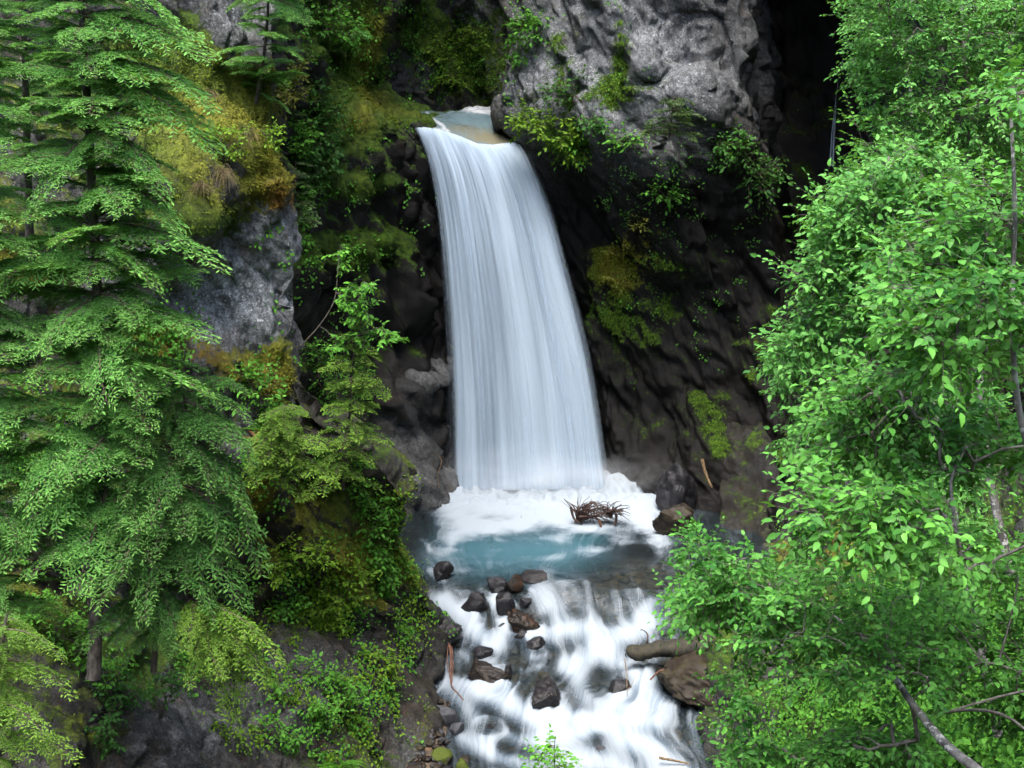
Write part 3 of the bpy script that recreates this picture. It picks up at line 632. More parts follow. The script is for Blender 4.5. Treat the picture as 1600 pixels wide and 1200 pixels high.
LT = np.array([(0, 0, 0), (.30, .27, .05), (.30, 0, -.02), (.30, -.27, .05), (.68, .22, .02), (.68, 0, -.05), (.68, -.22, .02), (1, 0, -.12)])
LF = np.array([(0, 2, 1), (0, 3, 2), (1, 2, 5), (1, 5, 4), (2, 3, 6), (2, 6, 5), (4, 5, 7), (5, 6, 7)])
def leaves(p, d, n, L, wid=1.0, curl=None):
    d = nrmz(d); s = nrmz(np.cross(n, d)); u = np.cross(d, s)
    T = LT[None].repeat(len(p), 0).copy(); T[..., 1] *= wid
    if curl is not None: T[..., 2] -= curl[:, None] * T[..., 0] ** 2
    V = p[:, None] + L[:, None, None] * (T[..., :1] * d[:, None] + T[..., 1:2] * s[:, None] + T[..., 2:] * u[:, None])
    return V.reshape(-1, 3), (np.arange(len(p))[:, None, None] * 8 + LF[None]).reshape(-1, 3)

def bough(name, seed, wide=.36, droop=.28, nsec=20, mats=None, blade=.05, bw=.0085, fan=.95, hang=.25, gapt=.034):
    """one flat feathery conifer spray, unit long along +X"""
    r = np.random.default_rng(seed); P, D, L, TIP = [], [], [], []; ta, tb, ra, rb = [], [], [], []
    ax = lambda t: np.array((t, .05 * math.sin(3 * t + seed), .10 * math.sin(t * 2.2) - droop * t * t))
    for k in range(16):
        a, b = k / 16, (k + 1) / 16; ta.append(ax(a)); tb.append(ax(b)); ra.append(.011 * (1 - a) + .0018); rb.append(.011 * (1 - b) + .0018)
    for k in range(nsec * 2):
        t = .10 + .90 * (k + r.uniform(-.3, .3)) / (nsec * 2); t = min(max(t, .05), .99); side = 1 if k % 2 else -1
        ln = wide * (min(1, t / .22) ** .7) * (1 - t) ** .62 * r.uniform(.6, 1.15) + .05
        an = R(62 - 22 * t + r.uniform(-9, 9)); o = ax(t); d0 = np.array((math.cos(an), side * math.sin(an), r.uniform(-.08, .10)))
        n2 = max(3, int(ln / gapt)); pp = []
        for j in range(n2 + 1):
            s = j / n2; pp.append(o + d0 * ln * s + np.array((.10 * ln * s * s, 0, -hang * ln * s * s)))
        pp = np.array(pp); ta += list(pp[:-1]); tb += list(pp[1:]); ra += [.0034 * (1 - j / n2) + .0009 for j in range(n2)]; rb += [.0034 * (1 - (j + 1) / n2) + .0009 for j in range(n2)]
        for j in range(1, n2 + 1):
            s = j / n2; loc = pp[j]; dd = nrmz(pp[j] - pp[j - 1])
            for sd in (1, -1):
                l3 = (.085 * fan * (1 - s) ** .5 + .028) * r.uniform(.6, 1.2) * (ln / wide) ** .4
                pr = np.array((-dd[1], dd[0], 0)); d3 = nrmz(dd * .62 + pr * sd * .8 + np.array((0, 0, r.uniform(-.28, .12))))
                nb = max(1, int(l3 / (gapt * .95)))
                for b in range(nb):
                    q = loc + d3 * l3 * (b / nb)
                    for s2 in ((1, -1) if b < nb - 1 else (0,)):
                        pr3 = np.array((-d3[1], d3[0], 0)); P.append(q); D.append(d3 * .75 + pr3 * s2 * .62 + np.array((0, 0, r.uniform(-.25, .25))))
                        L.append(blade * r.uniform(.55, 1.1)); TIP.append(min(1, max(0, (t * .55 + s * .5 + (b / nb) * .35) - .55)) * r.uniform(.3, 1))
    P, D, L = np.array(P), np.array(D), np.array(L); n = nrmz(np.array((0, 0, 1.0)) + r.normal(0, .45, P.shape))
    V, F = diamonds(P, D, n, L, np.full(len(P), bw) * r.uniform(.7, 1.3, len(P)))
    V2, F2 = frusta(ta, tb, ra, rb, 4); rn = np.repeat(r.uniform(0, 1, len(P)), 4); tp = np.repeat(TIP, 4)
    me = mesh_np(name, np.concatenate((V, V2)), [F, F2 + len(V)], dict(rnd=np.concatenate((rn, np.zeros(len(V2)))), tip=np.concatenate((tp, np.zeros(len(V2))))), smooth=False)
    for m in mats: me.materials.append(m)
    me.polygons.foreach_set('material_index', np.concatenate((np.zeros(len(F)), np.ones(len(F2)))).astype(np.int32)); return me

HEM = leaf_material('hemlock_needles', (.044, .15, .034), (.15, .36, .075), (.28, .52, .11), .42, .6, .1)
FIR = leaf_material('fir_needles', (.024, .085, .020), (.08, .205, .042), (.17, .32, .06), .35, .6, .12)
YEL = leaf_material('young_hemlock_needles', (.060, .135, .018), (.125, .235, .028), (.21, .31, .045), .28, .6, .1)
DRK = leaf_material('shaded_conifer_needles', (.02, .045, .012), (.045, .09, .022), (.08, .13, .03), .15, .55, .2)  # needle colours darkened to look shaded
BV = {}
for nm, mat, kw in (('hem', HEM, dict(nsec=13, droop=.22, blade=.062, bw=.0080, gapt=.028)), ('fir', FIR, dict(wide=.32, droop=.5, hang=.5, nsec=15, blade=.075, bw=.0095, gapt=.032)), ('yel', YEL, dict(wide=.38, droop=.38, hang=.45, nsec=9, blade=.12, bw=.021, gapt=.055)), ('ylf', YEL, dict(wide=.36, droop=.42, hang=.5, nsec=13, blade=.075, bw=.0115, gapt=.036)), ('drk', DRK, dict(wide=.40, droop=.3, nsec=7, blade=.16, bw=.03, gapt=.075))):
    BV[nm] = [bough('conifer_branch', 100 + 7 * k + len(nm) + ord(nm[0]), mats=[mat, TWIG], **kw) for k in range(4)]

def conifer(name, label, trunk, r0, n, length, kind='hem', t0=.02, t1=.98, pitch=(-.05, .2), azi=None, explicit=(), seed=0, group=None, roll=.25):
    r = random.Random(seed); T = spline([at(*p) for p in trunk], 60); base = T[-1]
    e = empty(name, base, label, 'conifer', group)
    rad = np.linspace(r0 * .25, r0, 60); V, F = tube(T - base, rad, 9, .10); add('trunk', mesh_np('conifer_trunk', V, [F]), BARK, e)
    def put(p, d, ln):
        o = bpy.data.objects.new('branch', r.choice(BV[kind])); COL.objects.link(o); o.parent = e
        az = math.atan2(d[1], d[0]); el = math.asin(max(-1, min(1, d[2] / np.linalg.norm(d))))
        o.rotation_euler = (r.gauss(0, roll), -el, az); o.location = [float(c) for c in p - base]; o.scale = (ln, ln * r.uniform(.85, 1.2), ln)
    for k in range(n):
        t = t0 + (t1 - t0) * (k + r.random()) / n; p = T[int(t * 59)]
        az = (2.399 * k + r.uniform(-.5, .5)) if azi is None else r.uniform(*azi)
        ln = length(t) * r.uniform(.6, 1.12); el = r.uniform(*pitch)
        put(p, (math.cos(az) * math.cos(el), math.sin(az) * math.cos(el), math.sin(el)), ln)
    for tx, ty, dy, t in explicit:
        p = T[int(t * 59)]; tip = at(tx, ty, p[1] + dy); d = tip - p; ln = np.linalg.norm(d); d = d + np.array((0, 0, .22 * ln)); put(p, d, ln * 1.02)
    return e

ALD = leaf_material('alder_leaves', (.014, .085, .012), (.125, .35, .05), None, .30, .5, .18)
ALDFAR = leaf_material('far_alder_leaves', (.022, .11, .018), (.155, .39, .075), None, .32, .5, .18)
SHRUB = leaf_material('shrub_leaves', (.032, .13, .016), (.12, .33, .036), None, .35, .55, .15)
LIME = leaf_material('lime_leaves', (.065, .145, .010), (.16, .28, .02), None, .35, .55, .15)
GOLD = leaf_material('golden_leaves', (.11, .12, .014), (.22, .21, .028), None, .35, .5, .25)
DEEP = leaf_material('shaded_leaves', (.016, .065, .011), (.042, .13, .02), None, .25, .55, .15)  # leaf colour with shade put in, for plants in dim corners
FERN = leaf_material('fern_fronds', (.04, .15, .014), (.11, .28, .025), None, .35, .5, .25)
GRASS = leaf_material('dry_grass', (.10, .075, .035), (.22, .17, .09), None, .3, .6, .2)
GREENGRASS = leaf_material('green_grass', (.07, .09, .018), (.16, .17, .04), None, .3, .6, .2)

def leafy(name, label, cat, trunk, r0, regions, leafL, mat, bark=(ALDERBARK, ALDERTWIG), wid=1.0, seed=0, single=0, group=None, twigs=4, per=9, twl=.32, gap=-.2, step=.18, arch=.10, upn=.5, lay=1.0):
    r = np.random.default_rng(seed); T = spline([at(*p) for p in trunk], 40); base = T[-1].copy()
    e = empty(name, base, label, cat, group)
    nodes = list(T); par = [i + 1 if i < 39 else -1 for i in range(40)]
    att = []
    for poly, (y0, y1), n in regions:
        poly = np.array(poly, float); lo, hi = poly.min(0), poly.max(0); k = 0
        while k < n:
            q = r.uniform(lo, hi, (n * 2, 2)); q = q[poly_in(q[:, 0], q[:, 1], [tuple(c) for c in poly])]
            if not len(q): continue
            P = at(q[:, 0], q[:, 1], r.uniform(y0, y1, len(q))); P = P[fbm(P * np.array((.8, .8, 2.3)) * lay, 2, seed + 3) > gap][:n - k]; att += list(P); k += max(1, len(P))
    att = np.array(att); dist = np.min(np.linalg.norm(att[:, None] - T[None], axis=2), 1); att = att[np.argsort(dist)]
    tips = []
    for a in att:
        N = np.array(nodes); v = a - N; dd = np.linalg.norm(v, axis=1) * (1 + .35 * np.clip(-v[:, 2], 0, 1)); i = int(np.argmin(dd)); A = N[i]
        ln = np.linalg.norm(a - A); m = max(2, int(ln / step)); prev = i
        jit = r.normal(0, .05 * ln, 3)
        for s in range(1, m + 1):
            f = s / m; q = A + (a - A) * f + (jit + np.array((0, 0, arch * ln))) * math.sin(math.pi * f)
            nodes.append(q); par.append(prev); prev = len(nodes) - 1
        tips.append((prev, nrmz(nodes[prev] - nodes[par[prev]])))
    N = np.array(nodes); cnt = np.zeros(len(N))
    for i, _ in tips: cnt[i] += 1
    for i in range(len(N) - 1, 39, -1): cnt[par[i]] += cnt[i]
    rad = np.minimum(.0021 * np.maximum(cnt, 1) ** .48 * (leafL / .06) ** .5, r0 * .38)
    ids = np.arange(40, len(N)); pr = np.array(par)[ids]
    rp = np.where(pr < 40, rad[ids], np.minimum(rad[pr], rad[ids] * 1.4))
    A, B, ra, rb = [N[pr]], [N[ids]], [rp], [rad[ids]]
    LP, LD, LN, LL, = [], [], [], []; sc = leafL / .062
    for i, d in tips:
        for k in range(twigs):
            td = nrmz(d * .8 + r.normal(0, .55, 3) * np.array((1, 1, .5))); tl = twl * sc * r.uniform(.6, 1.25); q0 = N[i] - d * r.uniform(0, .12) * sc
            A.append(q0[None]); B.append((q0 + td * tl)[None]); ra.append([.0017 * sc]); rb.append([.0008 * sc])
            sd = nrmz(np.cross(td, (0, 0, 1.0)) + 1e-4)
            for j in range(per):
                f = .2 + .8 * j / (per - 1); s = 0 if j == per - 1 else (1 if j % 2 else -1)
                LP.append(q0 + td * tl * f + r.normal(0, .008, 3)); LD.append(td * .65 + sd * s * .85 + np.array((0, 0, r.uniform(-.32, .18)))); LN.append(np.array((0, -.12, 1.0)) + r.normal(0, upn, 3)); LL.append(leafL * r.uniform(.4, 1.3))
    V, F = frusta(np.concatenate(A), np.concatenate(B), np.concatenate(ra), np.concatenate(rb), 4)
    add('branches', mesh_np('branches', V - base, [F]), bark[1], e)['kind'] = 'stuff'
    tr = np.maximum(np.linspace(r0 * .35, r0, 40), rad[:40]); V, F = tube(T - base, np.minimum(tr, r0), 8, .06); add('trunk' if r0 > .03 else 'stem', mesh_np('stem', V, [F]), bark[0], e)
    LP, LD, LN, LL = np.array(LP), nrmz(np.array(LD)), np.array(LN), np.array(LL); cu = r.uniform(-.1, .35, len(LP)); rn = r.uniform(0, 1, len(LP))
    # random clumps are paler than the leaves around them
    rn = np.clip(rn ** 1.4 * .8 + .45 * (fbm(LP * 1.6, 2, seed + 9) + .35), 0, 1)
    keep = np.ones(len(LP), bool)
    if single:
        x, y = proj(LP); inn = (x > 0) & (x < 1600) & (y > 0) & (y < 1200); cell = (x // 16).astype(int) * 1000 + (y // 16).astype(int)
        o = np.argsort(LP[:, 1]); o = o[inn[o]]; _, f = np.unique(cell[o], return_index=True); c = o[f]; c = c[np.argsort(-LL[c] / LP[c, 1])][:single]; keep[c] = False
        tm = []
        for k in range(6):
            V, F = leaves(np.zeros((1, 3)), np.array([[1., 0, 0]]), np.array([[0., 0, 1]]), np.ones(1), wid, np.array([k * .09 - .1])); mm = mesh_np('leaf', V, [F], dict(rnd=np.full(len(V), k / 5))); mm.materials.append(mat); tm.append(mm)
        for i in c:
            d = LD[i]; s = nrmz(np.cross(LN[i], d)); u = np.cross(d, s); L = LL[i]; p = LP[i] - base
            o = bpy.data.objects.new('leaf', tm[int(rn[i] * 5.99)]); COL.objects.link(o); o.parent = e
            o.matrix_local = Matrix(((d[0] * L, s[0] * L, u[0] * L, p[0]), (d[1] * L, s[1] * L, u[1] * L, p[1]), (d[2] * L, s[2] * L, u[2] * L, p[2]), (0, 0, 0, 1)))
    V, F = leaves(LP[keep] - base, LD[keep], LN[keep], LL[keep], wid, cu[keep])
    o = add('foliage', mesh_np('foliage', V, [F], dict(rnd=np.repeat(rn[keep], 8))), mat, e); o['kind'] = 'stuff'
    return e

def ell(cx, cy_, rx, ry, n=14):
    return [(cx + rx * math.cos(a), cy_ + ry * math.sin(a)) for a in np.arange(n) * 2 * math.pi / n]

def shrub(name, label, base, lobes, leafL, mat, n=30, depth=.7, seed=0, group=None, cat='shrub', **kw):
    """leafy plant rooted on the rock seen at base; lobes are ellipses of the photograph the plant fills"""
    b, nn = hit(*base); Yb = b[1]; c = np.mean([l[:2] for l in lobes], 0); regs = []
    for l in lobes:
        h_, _ = hit(l[0], l[1]); y = min(h_[1], Yb + .6) if abs(h_[1] - Yb) < 3 else Yb
        regs.append((ell(*l[:4]), (y - depth, y - .02), max(3, int(n * l[4] if len(l) > 4 else n))))
    tr = [(c[0], c[1], Yb - depth * .5), ((c[0] + base[0]) / 2 + 3, (c[1] + base[1]) / 2, Yb - depth * .35), (base[0], base[1], Yb + .05)]
    return leafy(name, label, cat, tr, .012, regs, leafL, mat, (TWIG, TWIG), seed=seed, group=group, twigs=kw.pop('twigs', 3), per=kw.pop('per', 5), twl=kw.pop('twl', .2), gap=kw.pop('gap', -.6), step=.2, **kw)

def frond_mesh(seed, mat, n=26, w=.17):
    r = np.random.default_rng(seed); t = np.linspace(.08, 1, n); X_ = t; Z = .55 * t - .72 * t * t; P, D, L = [], [], []
    for x, z in zip(X_, Z):
        for s in (1, -1):
            P.append((x, 0, z)); D.append((.45, s, -.12 + r.uniform(-.12, .12))); L.append(w * math.sin(math.pi * min(1, .12 + .86 * x ** .8)) * r.uniform(.85, 1.1) + .015)
    V, F = diamonds(np.array(P), np.array(D), np.tile((-.1, 0, 1.0), (len(P), 1)), np.array(L), np.full(len(P), .019)); a = np.stack((X_, 0 * X_, Z), -1)
    V2, F2 = frusta(a[:-1], a[1:], np.full(n - 1, .005), np.full(n - 1, .004), 3)
    me = mesh_np('frond', np.concatenate((V, V2)), [F, F2 + len(V)], dict(rnd=np.concatenate((np.repeat(r.uniform(0, 1, len(P)), 4), np.full(len(V2), .8)))), smooth=False); me.materials.append(mat); return me
FR = [frond_mesh(k, FERN) for k in range(3)]; FRD = [frond_mesh(k + 5, leaf_material('dead_fern', (.12, .05, .02), (.26, .11, .04), None, .2)) for k in range(2)]
def fern(label, base, n, ln, seed=0, group=None, fr=None, dy=0, name='fern'):
    r = random.Random(seed); b, _ = hit(*base); b = b + np.array((0, -dy - .05, 0)); e = empty(name, b, label, 'fern', group)
    for k in range(n):
        o = bpy.data.objects.new('frond', r.choice(fr or FR)); COL.objects.link(o); o.parent = e
        a = -math.pi / 2 + (k / max(1, n - 1) - .5) * 4.4 + r.uniform(-.2, .2); s = ln * r.uniform(.7, 1.15); o.scale = (s, s, s); o.rotation_euler = (r.gauss(0, .2), r.uniform(-.55, .35), a)

def tuft(label, base, n, ln, seed=0, mat=None, group='grass tufts hanging on the mossy cliff'):
    r = np.random.default_rng(seed); b, nn = hit(*base); e = b + np.array((0, -.03, 0)); A, B, ra, rb = [], [], [], []
    for k in range(n):
        d = nrmz(np.array((r.normal(0, .45), -.5 + r.normal(0, .3), .6 + r.normal(0, .2)))); l = ln * r.uniform(.5, 1.1); o = r.normal(0, .05, 3) * np.array((1, .3, .6)); w = r.uniform(.0035, .006)
        pts = [o + d * l * t + np.array((0, -.1, -1.0)) * l * 1.15 * t * t for t in (0, .25, .5, .75, 1)]
        A += pts[:-1]; B += pts[1:]; ra += [w, w, w * .8, w * .5]; rb += [w, w * .8, w * .5, w * .15]
    V, F = frusta(A, B, ra, rb, 3); o = add('grass_tuft', mesh_np('grass_tuft', V, [F], dict(rnd=np.repeat(r.uniform(0, 1, len(A)), 6))), mat or GRASS, loc=[float(c) for c in e]); tag(o, label, 'grass', group); return o

def cover(name, label, bl, n, leafL, mat, seed=0, per=6, off=.05, wid=1.2, thr=.15, spread=.10):
    """small plants clinging to the rock: too many to count"""
    r = np.random.default_rng(seed); P, N = [], []; wts = np.array([b[2] * b[3] * b[4] for b in bl]); wts = wts / wts.sum()
    for b, w in zip(bl, wts):
        k = max(2, int(n * w)); q = r.normal(0, .62, (k, 2)) * np.array(b[2:4]) + np.array(b[:2]); p_, n_ = hit(q[:, 0], q[:, 1]); P.append(p_); N.append(n_)
    P, N = np.concatenate(P), np.concatenate(N); ok = (fbm(P * 1.8, 3, seed + 2) > thr - .3) & (P[:, 1] > 1); P, N = P[ok], N[ok]
    P = np.repeat(P, per, 0); N = np.repeat(N, per, 0); m = len(P)
    P = P + r.normal(0, spread, (m, 3)) * np.array((1, .3, 1)) + N * r.uniform(.0, off * 2, m)[:, None]
    D = r.normal(0, .6, (m, 3)) + np.array((0, -.25, -.35)); nn = N * .5 + np.array((0, -.2, .6)) + r.normal(0, .35, (m, 3))
    V, F = leaves(P, D, nn, leafL * r.uniform(.5, 1.25, m), wid, r.uniform(-.1, .3, m)); o = add(name, mesh_np(name, V, [F], dict(rnd=np.repeat(r.uniform(0, 1, m), 8))), mat); tag(o, label, kind='stuff'); return o

# moss: short hanging blades wherever the rock is thickly mossed and in view
def moss_material():
    t = NT('moss_strands'); h_ = t.attr('hue'); r = t.attr('rnd')
    c = t.mix(t.ramp(h_, .15, .6), t.mix(r, (.014, .034, .004), (.07, .13, .012)), t.mix(r, (.065, .062, .006), (.18, .19, .022))); c = t.mix(t.ramp(h_, .62, 1.0), c, t.mix(r, (.055, .027, .005), (.18, .10, .018)))
    b = t.n('ShaderNodeBsdfPrincipled'); t.l(c, b.inputs['Base Color']); b.inputs['Roughness'].default_value = .9; b.inputs['Specular IOR Level'].default_value = .1; return t.out(b.outputs[0])
MOSSM = moss_material()
for nm, n, ln, wd in (('cliff_buttress', 60000, .06, .010), ('gorge_wall', 22000, .12, .014), ('lichen_cliff', 20000, .11, .012), ('upper_gorge_wall', 7000, .13, .016), ('gully_wall', 2500, .13, .014), ('right_bank', 9000, .09, .010)):
    P, N, M, H = [a.reshape(-1, a.shape[-1]) if a.ndim == 3 else a.ravel() for a in MOSSPTS[nm]]
    x, y = proj(P); w = np.clip(M - .45, 0, 1) * (x > -60) * (x < 1660) * (y > -60) * (y < 1260) * (((CAM - P) * N).sum(-1) > 0); r = np.random.default_rng(n)
    i = r.choice(len(P), n, p=w / w.sum()); p = P[i] + r.normal(0, .02, (n, 3)); nn = N[i]
    d = nn * r.uniform(.1, .8, n)[:, None] + np.array((0, 0, -.75)) + r.normal(0, .35, (n, 3)); L = ln * r.uniform(.4, 1.3, n)
    V, F = diamonds(p, d, nn + r.normal(0, .3, (n, 3)), L, np.full(n, wd) * r.uniform(.6, 1.4, n))
    o = add('moss', mesh_np('moss', V, [F], dict(hue=np.repeat(H[i], 4), rnd=np.repeat(r.uniform(0, 1, n), 4))), MOSSM); tag(o, 'shaggy moss growing on the ' + {'cliff_buttress': 'cliff beside the conifers', 'gorge_wall': 'ledges left of the fall', 'lichen_cliff': 'cliff right of the fall', 'upper_gorge_wall': 'walls above the lip', 'gully_wall': 'gully wall', 'right_bank': 'bank under the alders'}[nm], kind='stuff')

# ---- conifers on the left
conifer('hemlock', 'tall green hemlock with layered flat sprays, trunk in full view down the left side', [(112, -260, 19.2), (122, -60, 19.1), (136, 150, 19), (150, 420, 18.9), (160, 680, 18.8), (152, 930, 18.7), (146, 1060, 18.6)], .105, 215,
        lambda t: (.50 + .85 * min(1, t / .45)) * (1.0 if t < .7 else .9), 'hem', .02, .80, (-.15, .32), seed=2,
        explicit=[(268, 62, -.3, .18), (310, 112, -.3, .24), (322, 188, -.3, .29), (318, 250, -.2, .32), (255, 320, -.6, .36), (338, 436, -.4, .47), (280, 388, -.6, .42), (250, 470, -.9, .49), (325, 545, -.4, .55), (230, 640, -.9, .58), (60, 330, -.8, .38), (20, 470, -.8, .46), (80, 560, -1.0, .53), (160, 640, -1.2, .57), (330, 640, -.7, .60), (60, 800, -1, .66), (20, 880, -.9, .68), (135, 920, -.9, .72)])
conifer('drooping_fir', 'dark drooping fir hanging in front of the cliff below the big hemlock', [(292, 590, 19.0), (280, 680, 18.8), (262, 800, 18.7), (248, 930, 18.7), (240, 1050, 18.9)], .05, 64, lambda t: .75 + .5 * math.sin(math.pi * min(1, t * 1.1)), 'fir', .02, .88, (-.35, .10), seed=5,
        explicit=[(395, 700, -.3, .12), (402, 800, -.4, .25), (405, 870, -.3, .4), (380, 930, -.4, .5), (350, 950, -.5, .6), (200, 830, -.6, .4), (190, 1000, -.5, .75), (260, 1020, -.6, .85)])
conifer('young_hemlock', 'small feathery yellow-green hemlock at the buttress edge beside the waterfall', [(556, 485, 25.0), (552, 560, 25.1), (546, 650, 25.3), (536, 765, 25.6)], .03, 64, lambda t: .28 + .55 * t, 'yel', .08, .95, (-.25, .4), seed=8, explicit=[(606, 690, -.2, .75), (600, 620, -.2, .5), (592, 560, -.2, .3), (480, 690, -.3, .8)])
conifer('young_hemlock', 'low bushy yellow-green hemlock spilling over the cliff beneath the orange moss', [(446, 630, 23.4), (440, 680, 23.5), (430, 740, 23.8)], .028, 60, lambda t: .4 + .42 * t, 'yel', .05, .9, (-.25, .2), seed=12, explicit=[(522, 750, -.3, .7), (500, 700, -.3, .5), (400, 740, -.4, .8), (470, 775, -.4, .9)])
conifer('young_hemlock', 'yellow-green conifer boughs hanging over the big grey rock face at the bottom', [(300, 930, 18.6), (330, 960, 18.5), (350, 1000, 18.9)], .025, 16, lambda t: .6 + .3 * t, 'ylf', .05, .9, (-.5, .0), azi=(-2.2, .4), seed=15, explicit=[(442, 1020, -.3, .3), (420, 1060, -.3, .6), (360, 1110, -.5, .8), (400, 990, -.3, .2)])
conifer('cedar', 'yellow-green cedar filling the bottom corner left of the grey rock', [(10, 960, 15.6), (-4, 1080, 15.5), (-14, 1260, 15.4)], .05, 40, lambda t: .55 + .2 * t, 'ylf', .05, .95, (-.45, .15), seed=18, explicit=[(112, 1075, -.2, .35), (108, 1180, -.2, .7), (95, 1020, -.2, .15), (60, 1140, -.5, .55)])
conifer('hemlock', 'grey-trunked hemlock behind the tall one at the top corner', [(30, -250, 21.2), (36, 0, 21.2), (42, 200, 21.2), (48, 420, 21.4)], .07, 60, lambda t: .7 + .5 * t, 'hem', .1, .8, (-.1, .3), seed=21)
conifer('hemlock', 'hemlock half cut off by the left edge with boughs reaching into view', [(-60, -100, 18.6), (-52, 200, 18.6), (-46, 500, 18.5), (-40, 800, 18.4), (-36, 1000, 18.4)], .08, 110, lambda t: .75 + .45 * min(1, t * 2), 'hem', .05, .92, (-.2, .25), azi=(-2.0, 1.3), seed=33)
conifer('hemlock', 'airy pale hemlock leaning out from the top of the buttress', [(415, -120, 25.6), (420, -20, 25.7), (412, 90, 26), (400, 160, 26.3)], .04, 36, lambda t: .6 + .5 * t, 'hem', .05, .85, (-.2, .3), seed=24, explicit=[(478, 40, -.3, .4), (470, 100, -.3, .6), (500, -10, -.3, .2), (360, 20, -.4, .4), (450, 180, -.3, .9)])
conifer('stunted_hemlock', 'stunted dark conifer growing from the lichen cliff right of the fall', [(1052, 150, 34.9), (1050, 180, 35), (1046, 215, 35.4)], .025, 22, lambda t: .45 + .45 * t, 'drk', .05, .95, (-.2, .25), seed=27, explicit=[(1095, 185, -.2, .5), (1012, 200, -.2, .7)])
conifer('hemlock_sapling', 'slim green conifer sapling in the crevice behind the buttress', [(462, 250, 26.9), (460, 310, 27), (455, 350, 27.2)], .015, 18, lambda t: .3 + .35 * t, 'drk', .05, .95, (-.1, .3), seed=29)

# ---- alders on the right
leafy('alder', 'mottled alder leaning from the bottom corner, its branch reaching out over the stream', 'tree', [(1290, 955, 11.2), (1360, 1010, 10.6), (1430, 1105, 9.9), (1480, 1165, 9.4), (1560, 1235, 8.9), (1600, 1330, 8.6)], .048,
      [([(1080, 812), (1122, 852), (1185, 870), (1250, 915), (1240, 985), (1140, 960), (1066, 968), (1058, 940), (1082, 900), (1062, 860)], (10.3, 11.6), 110), ([(1240, 880), (1400, 900), (1500, 960), (1450, 1080), (1300, 1060), (1135, 1060), (1118, 1020), (1175, 970)], (9.6, 11.6), 170),
       ([(1140, 1095), (1300, 1060), (1450, 1120), (1450, 1210), (1150, 1210)], (10.0, 11.6), 120)], .059, ALD, seed=41, single=290, group='alders along the right bank', gap=.05, twigs=5)
leafy('alder', 'bright large-leaved alder filling the right edge with a thin pale upright stem', 'tree', [(1578, 150, 8.6), (1586, 330, 8.4), (1582, 480, 8.3), (1592, 640, 8.2), (1640, 820, 8.1), (1680, 1050, 8.0), (1700, 1300, 7.8)], .030,
      [([(1480, 250), (1560, 130), (1640, 90), (1680, 500), (1660, 700), (1500, 640), (1400, 520), (1380, 400)], (7.6, 9.6), 190), ([(1300, 600), (1480, 560), (1660, 640), (1680, 860), (1500, 900), (1340, 850), (1250, 820), (1265, 740)], (7.8, 10.4), 250),
       ([(1450, 860), (1660, 820), (1680, 1220), (1480, 1220), (1440, 1060)], (9.9, 11.2), 130)], .063, ALD, seed=42, single=290, group='alders along the right bank', gap=.05, twigs=5)
leafy('alder', 'dense alder with medium leaves standing left of the pale stem beside the dark gully', 'tree', [(1420, 300, 12.6), (1440, 480, 12.5), (1470, 700, 12.4), (1520, 950, 12.2), (1560, 1150, 12.0)], .05,
      [([(1285, 310), (1345, 262), (1430, 225), (1520, 280), (1520, 560), (1420, 680), (1310, 720), (1225, 700), (1270, 640), (1205, 590), (1222, 540), (1262, 480), (1235, 415), (1285, 400)], (11.6, 13.8), 560), ([(1290, 700), (1480, 640), (1560, 800), (1420, 870), (1290, 810)], (11.4, 13.2), 170)], .060, ALDFAR, seed=43, single=280, group='alders along the right bank', gap=.05, twigs=5)
leafy('alder', 'small-leaved pale alder at the top beside the thin trickle', 'tree', [(1500, -60, 16.6), (1510, 150, 16.4), (1520, 400, 16.2), (1540, 700, 16), (1580, 900, 15.6)], .06,
      [([(1335, -40), (1328, 40), (1345, 80), (1330, 100), (1365, 190), (1420, 230), (1520, 250), (1640, 200), (1660, -60), (1480, -80)], (15.2, 17.6), 620)], .057, ALDFAR, seed=44, single=240, group='alders along the right bank', gap=.05, twigs=5)
leafy('alder', 'darker alder seen through gaps between the upper and middle ones', 'tree', [(1420, 80, 19.2), (1430, 300, 19), (1450, 600, 18.6), (1480, 850, 18)], .06,
      [([(1330, 180), (1480, 150), (1640, 200), (1640, 700), (1400, 760), (1290, 560), (1290, 420), (1345, 320)], (17.5, 20), 420)], .075, SHRUB, seed=45, group='alders along the right bank', gap=-.2)
leafy('stream_sapling', 'leafy sapling top poking up in front of the stream at the bottom edge', 'sapling', [(868, 1150, 17.6), (866, 1200, 17.6), (872, 1420, 17.4), (880, 1700, 17.0)], .012, [(ell(862, 1182, 38, 30), (17.3, 18.0), 18)], .075, SHRUB, (TWIG, TWIG), seed=46, gap=-.9, twl=.22, per=6)

